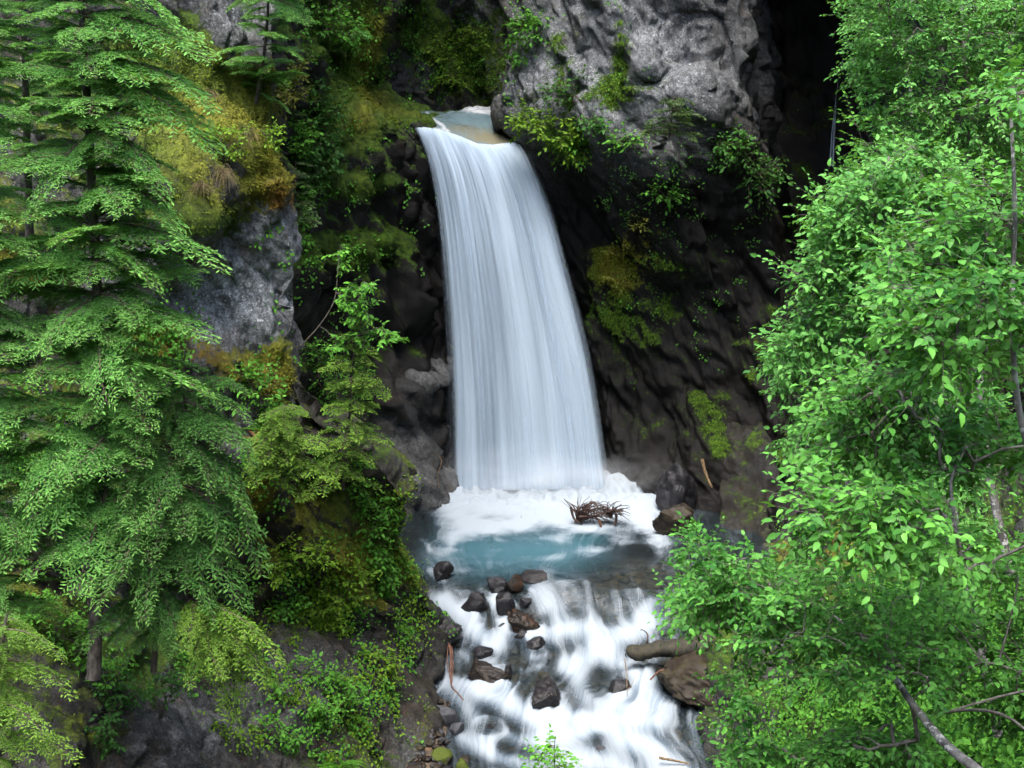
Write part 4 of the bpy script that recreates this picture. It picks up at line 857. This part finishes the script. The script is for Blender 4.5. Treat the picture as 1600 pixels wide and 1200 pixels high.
# ---- shrubs and saplings on the rock
leafy('maple_sapling', 'slender pale-stemmed sapling with bright leaves leaning from the buttress toward the fall', 'sapling', [(532, 385, 24.9), (528, 420, 24.9), (522, 470, 25), (498, 510, 25.2), (470, 540, 25.5)], .014,
      [(ell(560, 462, 28, 20), (24.6, 25.1), 16), (ell(560, 488, 26, 14), (24.6, 25.1), 10), (ell(534, 405, 10, 22), (24.8, 25), 6), (ell(598, 522, 26, 10), (24.7, 25.1), 10), (ell(545, 535, 30, 12), (24.7, 25.2), 8)], .085, SHRUB, (ALDERTWIG, ALDERTWIG), seed=50, gap=-.9, twl=.18, per=6)
SH = [('leafy bright green shrub between the tall hemlock and the orange moss', (400, 650), [(390, 600, 50, 35), (420, 640, 30, 30, .6)], .10, SHRUB, 40, .6), ('light green shrub crowding the buttress edge above the yellow-green hemlock', (500, 620), [(500, 570, 30, 40), (515, 640, 40, 40), (560, 600, 20, 30, .5)], .09, SHRUB, 45, .7),
      ('green bush at the foot of the small feathery hemlock', (545, 735), [(525, 720, 45, 30), (555, 780, 18, 40, .6)], .09, SHRUB, 36, .6), ('leafy plant cascading down the lower buttress above the stream', (590, 830), [(590, 790, 22, 40), (585, 850, 25, 40), (600, 900, 22, 30)], .10, SHRUB, 26, .5),
      ('low green plant with toothed leaves on the dark wet rock left of the white-flecked streak', (460, 870), [(455, 870, 25, 28), (490, 870, 22, 22), (430, 895, 14, 14, .5)], .095, LIME, 22, .4), ('small plant on a ledge beneath the toothed-leaf plant', (435, 950), [(445, 945, 25, 25)], .09, SHRUB, 18, .35),
      ('round clump of plants on the mossy bulge halfway down the lower buttress', (550, 920), [(550, 915, 32, 30), (520, 950, 18, 20, .5)], .09, LIME, 26, .4), ('plant clump under the hanging conifer boughs at the bottom', (470, 1055), [(470, 1050, 25, 25), (430, 1080, 20, 18, .5)], .085, SHRUB, 20, .35),
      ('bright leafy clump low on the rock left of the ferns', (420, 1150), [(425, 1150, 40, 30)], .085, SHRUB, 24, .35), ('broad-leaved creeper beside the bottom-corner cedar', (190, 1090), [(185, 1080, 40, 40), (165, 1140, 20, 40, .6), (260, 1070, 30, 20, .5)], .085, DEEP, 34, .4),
      ('green bush jutting from the cliff top right of the upper stream', (825, 55), [(832, 40, 36, 18), (810, 70, 14, 30, .5)], .13, SHRUB, 28, .7), ('lime bush overhanging the lip of the waterfall', (840, 200), [(828, 185, 34, 18), (870, 205, 30, 22), (895, 230, 20, 22, .6)], .12, LIME, 40, .7),
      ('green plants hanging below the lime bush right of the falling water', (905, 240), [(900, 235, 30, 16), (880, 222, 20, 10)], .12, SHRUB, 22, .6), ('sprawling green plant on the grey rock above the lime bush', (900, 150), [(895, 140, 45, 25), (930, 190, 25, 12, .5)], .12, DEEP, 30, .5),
      ('tuft of bright leaves in the middle of the dark undercut wall', (1040, 305), [(1040, 300, 22, 16)], .12, SHRUB, 16, .5), ('yellowing creeper on the undercut wall right of the fall', (970, 410), [(965, 415, 22, 35), (1000, 350, 14, 20, .5)], .09, GOLD, 18, .3),
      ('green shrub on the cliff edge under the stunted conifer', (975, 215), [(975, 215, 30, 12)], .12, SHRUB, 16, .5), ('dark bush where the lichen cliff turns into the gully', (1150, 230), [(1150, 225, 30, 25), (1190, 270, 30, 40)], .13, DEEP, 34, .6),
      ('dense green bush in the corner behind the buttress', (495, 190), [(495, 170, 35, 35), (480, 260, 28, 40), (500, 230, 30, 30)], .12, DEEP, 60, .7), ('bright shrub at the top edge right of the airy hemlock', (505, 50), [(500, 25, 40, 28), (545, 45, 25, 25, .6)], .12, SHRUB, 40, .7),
      ('golden-tipped spray arching from the buttress rim', (440, 160), [(455, 130, 18, 22), (430, 155, 22, 16), (465, 110, 10, 14, .5)], .085, GOLD, 24, .5), ('compound-leaved plant trailing down behind the buttress rim', (470, 230), [(468, 215, 18, 30), (475, 300, 14, 50)], .11, SHRUB, 24, .5),
      ('leafy green plants filling the hollow between the corner cedar and the dark fir', (130, 1010), [(120, 1000, 45, 40), (70, 960, 40, 30, .7), (160, 1050, 30, 30, .7)], .085, SHRUB, 34, .4), ('bright leafy shrub on the lower buttress just left of the gravel bank', (610, 1060), [(605, 1050, 28, 40), (620, 1100, 20, 25, .6)], .085, LIME, 24, .35), ('green shrub low on the buttress above the bright fern', (540, 1090), [(535, 1080, 35, 30), (500, 1110, 30, 22, .7)], .085, SHRUB, 28, .35), ('small plants on the upper gorge wall above the lip', (700, 80), [(690, 85, 30, 20), (735, 60, 30, 20, .7), (700, 130, 25, 12, .6)], .13, LIME, 26, .4), ('fresh green plants on the mossy hump of the buttress', (350, 230), [(350, 220, 40, 25), (420, 210, 20, 18, .6)], .07, LIME, 30, .3)]
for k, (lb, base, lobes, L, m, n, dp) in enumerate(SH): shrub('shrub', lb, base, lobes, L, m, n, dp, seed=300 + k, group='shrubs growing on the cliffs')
cover('cliff_creepers', 'scattered small leaves clinging to the lower buttress', [(500, 960, 45, 60, .8), (480, 1000, 40, 30, 1), (440, 1110, 60, 40, .8), (540, 1010, 30, 50, .8), (620, 800, 22, 60, .8), (640, 930, 20, 60, .8), (630, 1040, 25, 80, .5), (350, 1150, 60, 20, .5), (560, 1100, 40, 60, .7), (590, 870, 40, 60, .6), (500, 1180, 60, 30, .7), (400, 990, 40, 40, .4)], 1300, .065, LIME, 61, 13, thr=.32, spread=.11)
cover('cliff_seedlings', 'green seedlings scattered over the lower buttress rock', [(600, 960, 60, 120, .8), (420, 880, 40, 60, .6), (560, 800, 50, 60, .7), (430, 720, 60, 50, .7), (300, 1040, 120, 40, .5), (520, 1120, 80, 60, .8), (250, 560, 120, 60, .6), (60, 720, 120, 160, .5)], 1500, .075, SHRUB, 62, 14, thr=.34, spread=.13)
cover('gorge_seedlings', 'small plants dotting the gorge wall ledges', [(560, 290, 90, 40, .8), (540, 390, 90, 40, .8), (540, 220, 50, 60, .8), (600, 60, 60, 70, .7), (680, 100, 90, 60, .8), (740, 60, 60, 50, .7), (490, 420, 30, 90, .5)], 560, .085, SHRUB, 63, 9, thr=.28, spread=.08)
cover('undercut_plants', 'tiny yellow-green plants dotting the dark wall right of the fall', [(990, 400, 60, 120, .8), (1040, 330, 50, 80, .8), (960, 290, 60, 40, .6), (1080, 250, 80, 40, .5), (1100, 480, 60, 100, .3), (1170, 330, 60, 120, .6), (900, 130, 90, 90, .5)], 420, .06, SHRUB, 64, 8, thr=.3, spread=.09)
cover('bank_undergrowth', 'dense low undergrowth covering the bank under the alders', [(1480, 1000, 160, 120, 1), (1520, 1150, 150, 80, 1), (1380, 930, 90, 50, .7), (1280, 1120, 120, 90, .8), (1430, 850, 120, 60, .7), (1560, 900, 90, 90, .8)], 5200, .075, SHRUB, 65, 6, .08, thr=-.2, spread=.14)
fern('bright green fern at the foot of the buttress beside the stones', (598, 1175), 18, .7, 1, dy=.3)
fern('smaller fern to the left of the bright one at the bottom edge', (530, 1185), 10, .6, 2, dy=.2)
fern('sword fern beside the brown dead fronds under the leafy shrub', (425, 665), 10, .65, 3, dy=.3)
fern('drooping brown dead fern fronds on the cliff', (418, 685), 7, .6, 4, fr=FRD, dy=.3, name='dead_fern')
for k, (lb, b, n, ln, m) in enumerate([('dry straw-coloured grass tuft at the crest of the mossy hump', (325, 150), 60, .42, GRASS), ('long dry grass tuft drooping at the centre of the mossy hump', (385, 210), 90, .5, GRASS), ('dry grass tuft hanging just above the overhang', (350, 268), 90, .5, GRASS), ('thin dry grass wisp left of the overhang tuft', (318, 288), 50, .4, GRASS),
                                     ('green-gold grass tuft on the right shoulder of the hump', (378, 196), 80, .4, GREENGRASS), ('golden grass beside the rim spray', (420, 175), 60, .35, GREENGRASS)]): tuft(lb, b, n, ln, 80 + k, m)
# ------------------------------------------------------------------ boulders, logs, sticks
WETM = wet_stone('wet_black_stone', (.006, .006, .007), (.022, .022, .025), None, .05)
WETB = wet_stone('wet_brown_stone', (.008, .007, .006), (.018, .014, .011), (.036, .015, .006), .07)
GREYS = wet_stone('grey_stone', (.016, .016, .019), (.075, .078, .086), None, .25)
BRNS = wet_stone('brown_bank_stone', (.008, .006, .0045), (.034, .026, .017), (.03, .027, .011), .4)
MOSS = wet_stone('mossy_stone', (.03, .027, .02), (.09, .08, .06), None, .6, 1.1)
SMOOTH = wet_stone('water_worn_rock', (.02, .017, .017), (.06, .052, .05), (.045, .038, .034), .35)
ICO5, ICO4, ICO3 = ico(5), ico(4), ico(2)
def rock_mesh(size, seed, cuts=11, small=False, sharp=.85, big=False):
    r = np.random.default_rng(seed); V, F = ICO3 if small else ICO5 if big else ICO4; V = V.copy()
    for k in range(cuts):
        n = nrmz(r.normal(0, 1, 3)); o = r.uniform(.45, .82); d = V @ n - o; V = V - n * (np.clip(d, 0, None) * sharp)[:, None]
    V = V * (1 + .22 * fbm(V * 1.5 + seed, 4, seed))[:, None] + (.05 * fbm(V * 6 + seed, 3, seed + 1))[:, None] * V
    if big: V = V + V * (.10 * blocks(V * 1.9 + seed, seed) + .035 * blocks(V * 5.5, seed + 3) + .03 * fbm(V * 9, 3, seed))[:, None]
    return mesh_np('boulder', V * np.array(size), [F], smooth=True)
def boulder(label, px, py, w, h, mat, seed, tilt=0, depth=None, group='boulders in the stream', name='boulder', dz=0, Y=None):
    """px,py centre of the visible stone, w,h its visible size in photograph pixels"""
    c = W(px, py + h * .4) if Y is None else at(px, py + h * .3, Y); k = c[1] / FPX * 1.06; sx = w * k * .5; sz = h * k * .62
    o = add(name, rock_mesh((sx * 1.08, depth or sx * .85, sz * 1.15), seed, big=w > 55), mat, loc=[float(c[0]), float(c[1]), float(c[2] + sz * .45 + dz)]); o.rotation_euler = (0, R(tilt), R(seed * 37 % 360) * 0)
    tag(o, label, 'boulder', group); return o
for k, (lb, x, y, w, h, m, tl) in enumerate([
    ('wet black boulder alone at the left edge of the pool', 691, 891, 38, 24, WETM, -15), ('shiny flat-topped dark boulder, uppermost of the cluster below the pool', 774, 911, 40, 24, WETM, 10), ('dark boulder with an orange-brown crown behind the cluster', 804, 911, 30, 28, WETB, 0),
    ('low dark rock mostly under water right of the brown-crowned boulder', 838, 900, 48, 18, WETM, 0), ('rounded dark boulder left of the tall glossy slab in the cluster', 744, 940, 44, 36, WETM, 25), ('tall glossy slab-faced boulder in the middle of the cluster', 788, 944, 34, 40, WETM, 5),
    ('small dark stone right of the glossy slab', 820, 939, 20, 16, WETM, 10), ('long brown wet boulder at the lower right of the cluster', 819, 972, 56, 32, WETB, 12), ('small stone peeking out below the long brown boulder', 814, 993, 22, 18, WETM, 0), ('low stone in white water left of the long brown boulder', 786, 979, 18, 10, WETM, 0),
    ('flat dark stone downstream of the cluster', 837, 1007, 36, 20, WETM, -18), ('half-round dark boulder above the broad flat one', 754, 1018, 38, 18, WETM, 0), ('broad flat wet boulder in mid stream', 757, 1050, 72, 34, WETB, 3), ('small dark stone at the right end of the broad flat boulder', 796, 1050, 14, 24, WETM, 0),
    ('brownish slab under a fan of thin running water', 856, 1084, 74, 46, WETM, 18), ('rounded boulder veiled by white water below the log', 970, 1070, 46, 22, WETM, 0), ('grey stone showing through the rapids near the left bank', 766, 1136, 18, 20, GREYS, 20), ('small sunken stone near the bottom of the rapids', 937, 1168, 20, 16, GREYS, 0),
    ('light grey angular stone on the gravel bank', 689, 1118, 50, 28, GREYS, 5), ('dark round stone beside the light grey one', 714, 1138, 26, 22, GREYS, 15), ('moss-topped stone on the gravel at the bottom edge', 693, 1180, 40, 26, MOSS, 5), ('green mossy hump beside the water at the very bottom', 722, 1196, 26, 20, MOSS, 0),
    ('reddish brown stone at the water edge near the mossy ones', 728, 1186, 24, 10, BRNS, 0)]):
    boulder(lb, x, y, w, h, m, 400 + k, tl)
boulder('massive brown boulder under the mossy log on the right bank', 1100, 1066, 150, 60, BRNS, 463, 4, depth=1.0, group='boulders along the banks')
boulder('wet rounded rock at the right edge of the foam below the fall', 1052, 812, 60, 56, BRNS, 452, 0, group='boulders along the banks')
boulder('rounded wet rock standing against the wall right of the fall', 1062, 765, 66, 80, WETM, 453, -4, group='boulders along the banks')
boulder('dark wet rock nose where the buttress meets the rapids', 688, 985, 64, 70, WETM, 454, 20, depth=.7, group='boulders along the banks')

# stones of the gravel bank and the shallow bed
r = np.random.default_rng(5); SM = [rock_mesh((1, .8, .62), 500 + k, 8, True) for k in range(6)]
for k, m in enumerate((GREYS, BRNS, WETB, GREYS, WETM, BRNS)): SM[k].materials.append(m)
def bank_z(x, y): return float(zwat(y)) + .02
gb = add('gravel_bank', mesh_np('gravel_bank', (lambda xs, ys: np.stack((xs, ys, zwat(ys) - .42 + .50 * sstep(-.75, -1.5, xs) + .03 * fbm(np.stack((xs, ys, 0 * xs), -1) * 3, 3, 3)), -1))(*np.meshgrid(np.linspace(-2.6, -.5, 60), np.linspace(22.5, 27.2, 90))), [quads(90, 60)]), BED); tag(gb, 'pebbly brown gravel bank at the foot of the buttress', kind='structure')
n = 0
for _ in range(400):
    x, y = r.uniform(640, 735), r.uniform(1090, 1210); c = W(x, y)
    if x > 742 - (y - 1100) * .08 + r.normal(0, 8) or n >= 150: continue
    s = r.uniform(.05, .13) * (.7 + .6 * r.random()); ki = int(r.integers(6)); o = bpy.data.objects.new('pebble', SM[ki]); COL.objects.link(o); n += 1
    o.location = (float(c[0]), float(c[1]), float(zwat(c[1]) - .42 + .5 * sstep(-.75, -1.5, c[0]) + s * .4)); o.scale = (s, s * r.uniform(.7, 1.2), s * r.uniform(.7, 1)); o.rotation_euler = (r.normal(0, .3), r.normal(0, .3), r.uniform(0, 6.3)); tag(o, ('grey', 'brown', 'rusty wet', 'grey', 'black wet', 'brown')[ki] + ' rounded pebble among many on the gravel bank', 'pebble', 'stones on the gravel bank')
Vs, Fs, off = [], [], 0; base_rocks = [(np.array([v.co[:] for v in m.vertices]), np.array([p.vertices[:] for p in m.polygons])) for m in SM]
for _ in range(1500):
    x, y = r.uniform(-3, 4.5), r.uniform(23, 34); V, F = base_rocks[int(r.integers(6))]; s = r.uniform(.06, .22); a = r.uniform(0, 6.3); ca, sa = math.cos(a), math.sin(a)
    Q = V * s * np.array((1, 1, .7)); Q = np.stack((Q[:, 0] * ca - Q[:, 1] * sa, Q[:, 0] * sa + Q[:, 1] * ca, Q[:, 2]), -1) + np.array((x, y, float(np.interp(y, [12, 24, 29, 31, 33, 36], [-.5, -.4, -.38, -.30, -.45, -1.1])) + float(zwat(y)) + s * .2)); Vs.append(Q); Fs.append(F + off); off += len(V)
o = add('streambed_stones', mesh_np('streambed_stones', np.concatenate(Vs), [np.concatenate(Fs)]), wet_stone('sunken_stones', (.03, .022, .015), (.15, .11, .07), (.22, .13, .05), .4)); tag(o, 'brown stones lying under the clear shallow water', kind='stuff')

def stick(name, label, pts, r0, r1, mat, group=None, cat='branch', forks=()):
    P = spline(pts, 24); b = P[0]; V, F = tube(P - b, np.linspace(r0, r1, 24), 6, .15); allV, allF, k = [V], [F], len(V)
    for f in forks:
        Q = spline(f[0], 14); V, F = tube(Q - b, np.linspace(f[1], f[2], 14), 5, .15); allV.append(V); allF.append(F + k); k += len(V)
    o = add(name, mesh_np(name, np.concatenate(allV), [np.concatenate(allF)]), mat, loc=[float(c) for c in b]); tag(o, label, cat, group); return o
q = lambda L, Y: [at(x, y, Y) if not isinstance(Y, (list, tuple)) else at(x, y, Y[i]) for i, (x, y) in enumerate(L)]
# mossy log
P = np.array([at(978, 1024, 27.9), at(1010, 1018, 28), at(1060, 1012, 28.1), at(1110, 1004, 28.2), at(1160, 996, 28.3)]); b = P[0]
lg = empty('mossy_log', b, 'mossy fallen log jutting out over the rapids from the right bank', 'log'); C = spline(P, 40); V, F = tube(C - b, np.interp(np.linspace(0, 1, 40), [0, .03, .1, 1], [.05, .13, .20, .29]), 18, .09); V[:, 2] = (V[:, 2] - np.repeat(C[:, 2] - b[2], 18)) * .72 + np.repeat(C[:, 2] - b[2], 18); V = V + (.10 * fbm((V + b) * 2.5, 4, 5))[:, None] * np.array((.2, .4, 1.0))
add('log_body', mesh_np('log_body', V, [F]), LOGWOOD, lg)
th = np.arange(18) * 2 * np.pi / 18; T0 = nrmz(C[1] - C[0]); A = nrmz(np.cross(T0, (0, 0, 1.))); Bv = np.cross(T0, A); cap = np.concatenate(([[-.02, 0, 0]], (A * np.cos(th)[:, None] + Bv * np.sin(th)[:, None]) * .05)); add('broken_end', mesh_np('broken_end', cap, [[(0, 1 + k, 1 + (k + 1) % 18) for k in range(18)]]), LOGWOOD, lg)
stick('leaning_stick', 'thin tan stick hanging from the end of the log into the rapids', q([(976, 1030), (979, 1055), (980, 1088)], [27.6, 27.4, 26.9]), .012, .006, TANWOOD, forks=[(q([(980, 1078), (988, 1068), (992, 1056)], [27, 27, 27]), .008, .003)])
stick('snag_twig', 'small broken twig standing up behind the log', q([(1010, 1007), (1012, 992), (1004, 984), (1000, 985)], 28.4), .018, .008, DARKWOOD)
stick('wedged_stick', 'pale stick wedged between the log and the big brown boulder', q([(1016, 1062), (1028, 1050), (1038, 1046)], 27.4), .02, .015, REDWOOD)
stick('root_strands', 'reddish roots hanging down the rock into the stream at the left bank', q([(702, 1006), (705, 1030), (704, 1055), (706, 1073), (716, 1084), (724, 1094)], [27.6, 27.3, 26.9, 26.7, 26.6, 26.5]), .022, .014, REDWOOD, cat='roots', forks=[(q([(706, 1010), (708, 1035), (706, 1068)], [27.5, 27.2, 26.8]), .012, .010), (q([(701, 1004), (699, 1030), (703, 1060)], [27.6, 27.3, 26.9]), .010, .008)])
stick('floating_stick', 'short brown stick caught in the white water at the bottom edge', q([(1030, 1184), (1052, 1188), (1076, 1193)], 25.0), .03, .018, TANWOOD)
stick('pool_branch', 'long thin branch poking out of the foam left of the root snag', q([(765, 804), (795, 811), (810, 816), (823, 823)], [36.2, 36, 35.8, 35.5]), .028, .015, TANWOOD, forks=[(q([(812, 817), (815, 805)], 35.8), .01, .004), (q([(822, 835), (828, 844)], 35.2), .03, .04)])
stick('yellow_stub', 'yellowish broken stub leaning on the wet wall right of the fall', q([(1097, 717), (1102, 738), (1112, 762)], [35.2, 35.1, 35.0]), .05, .03, TANWOOD)
stick('pale_root', 'thin pale root on the smooth rock left of the fall', q([(686, 712), (690, 722), (684, 742), (686, 762)], [36.4, 36.3, 36.2, 36.1]), .012, .01, TANWOOD)
# root snag in the foam
b = at(915, 800, 35.4); sn = empty('root_snag', b, 'dark tangled root wad of a drowned tree sticking out of the foam', 'snag'); rr_ = random.Random(4)
def roots(name, segs, mat, r0):
    A, Bq, ra, rb = [], [], [], []
    for s in segs:
        C = spline(s, 14) - b; A += list(C[:-1]); Bq += list(C[1:]); w = np.linspace(r0, r0 * .3, 14) * rr_.uniform(.6, 1.2); ra += list(w[:-1]); rb += list(w[1:])
    V, F = frusta(A, Bq, ra, rb, 5); add(name, mesh_np(name, V, [F]), mat, sn)
def fan(cx, cy_, n, ang, ln, Y):
    out = []
    for k in range(n):
        a = R(rr_.uniform(*ang)); l = rr_.uniform(*ln); x1, y1 = cx + math.cos(a) * l, cy_ - math.sin(a) * l * .75; b_ = rr_.uniform(-8, 8)
        out.append([at(cx + rr_.uniform(-6, 6), cy_ + rr_.uniform(-5, 5), Y), at((cx + x1) / 2 + b_ * .5, (cy_ + y1) / 2 - abs(b_), Y - rr_.uniform(-.3, .3)), at(x1, y1, Y - rr_.uniform(-.4, .4))])
    return out
roots('root_tangle', [[at(rr_.uniform(895, 925), rr_.uniform(785, 806), 35.4), at(rr_.uniform(915, 945), rr_.uniform(772, 800), 35.3 + rr_.uniform(-.3, .3)), at(rr_.uniform(935, 975), rr_.uniform(782, 806), 35.3)] for _ in range(24)], DARKWOOD, .018)
roots('root_crown', fan(906, 800, 34, (15, 130), (18, 50), 35.4) + fan(905, 796, 10, (-40, 40), (20, 50), 35.4), DARKWOOD, .02)
roots('root_mat', fan(952, 795, 36, (-20, 175), (10, 38), 35.3) + fan(945, 790, 8, (-30, 20), (25, 45), 35.3), DARKWOOD, .018)
for s_ in [q([(892, 782), (897, 800), (908, 808), (914, 814)], 35.3), q([(905, 797), (925, 796), (938, 803), (944, 811)], 35.2), q([(963, 794), (962, 806), (954, 818), (948, 824)], 35.2)]: roots('root_stem', [s_], DARKWOOD, .04)
for s_ in [q([(936, 802), (940, 815), (944, 825), (951, 832)], 35.0), q([(944, 823), (930, 823), (915, 826), (913, 836)], 34.9), q([(948, 824), (932, 845), (928, 860), (918, 874)], [35.6, 35, 34.6, 34.3]), q([(930, 862), (944, 872), (952, 874), (966, 874)], [34.6, 34.3, 34.2, 34.2])]: roots('root_limb', [s_], REDWOOD, .035)

sn.location.z -= .18
# unseen mountainside behind the camera, added to block low frontal sky light
a = np.linspace(R(175), R(365), 60)[None, :]; v = np.linspace(0, 1, 20)[:, None]; rad = 26 + 40 * v + 4 * np.sin(a * 7)
P = np.stack((rad * np.cos(a), 8 + rad * np.sin(a), -5 + 46 * v ** .8 + 3 * np.sin(a * 5 + v * 4)), -1); P = P + 1.5 * fbm(P * .15, 3, 4)[..., None]
t = NT('sky_block_slope'); n_ = t.noise(.8, 6, .7, t.pos()); bb = t.n('ShaderNodeBsdfPrincipled'); t.l(t.mix(n_, (.015, .03, .012), (.05, .085, .03)), bb.inputs['Base Color']); bb.inputs['Roughness'].default_value = .9
o = add('sky_block_hill', mesh_np('sky_block_hill', P, [quads(20, 60)]), t.out(bb.outputs[0])); tag(o, 'unseen mountainside added behind the viewpoint to block low sky light', kind='structure')
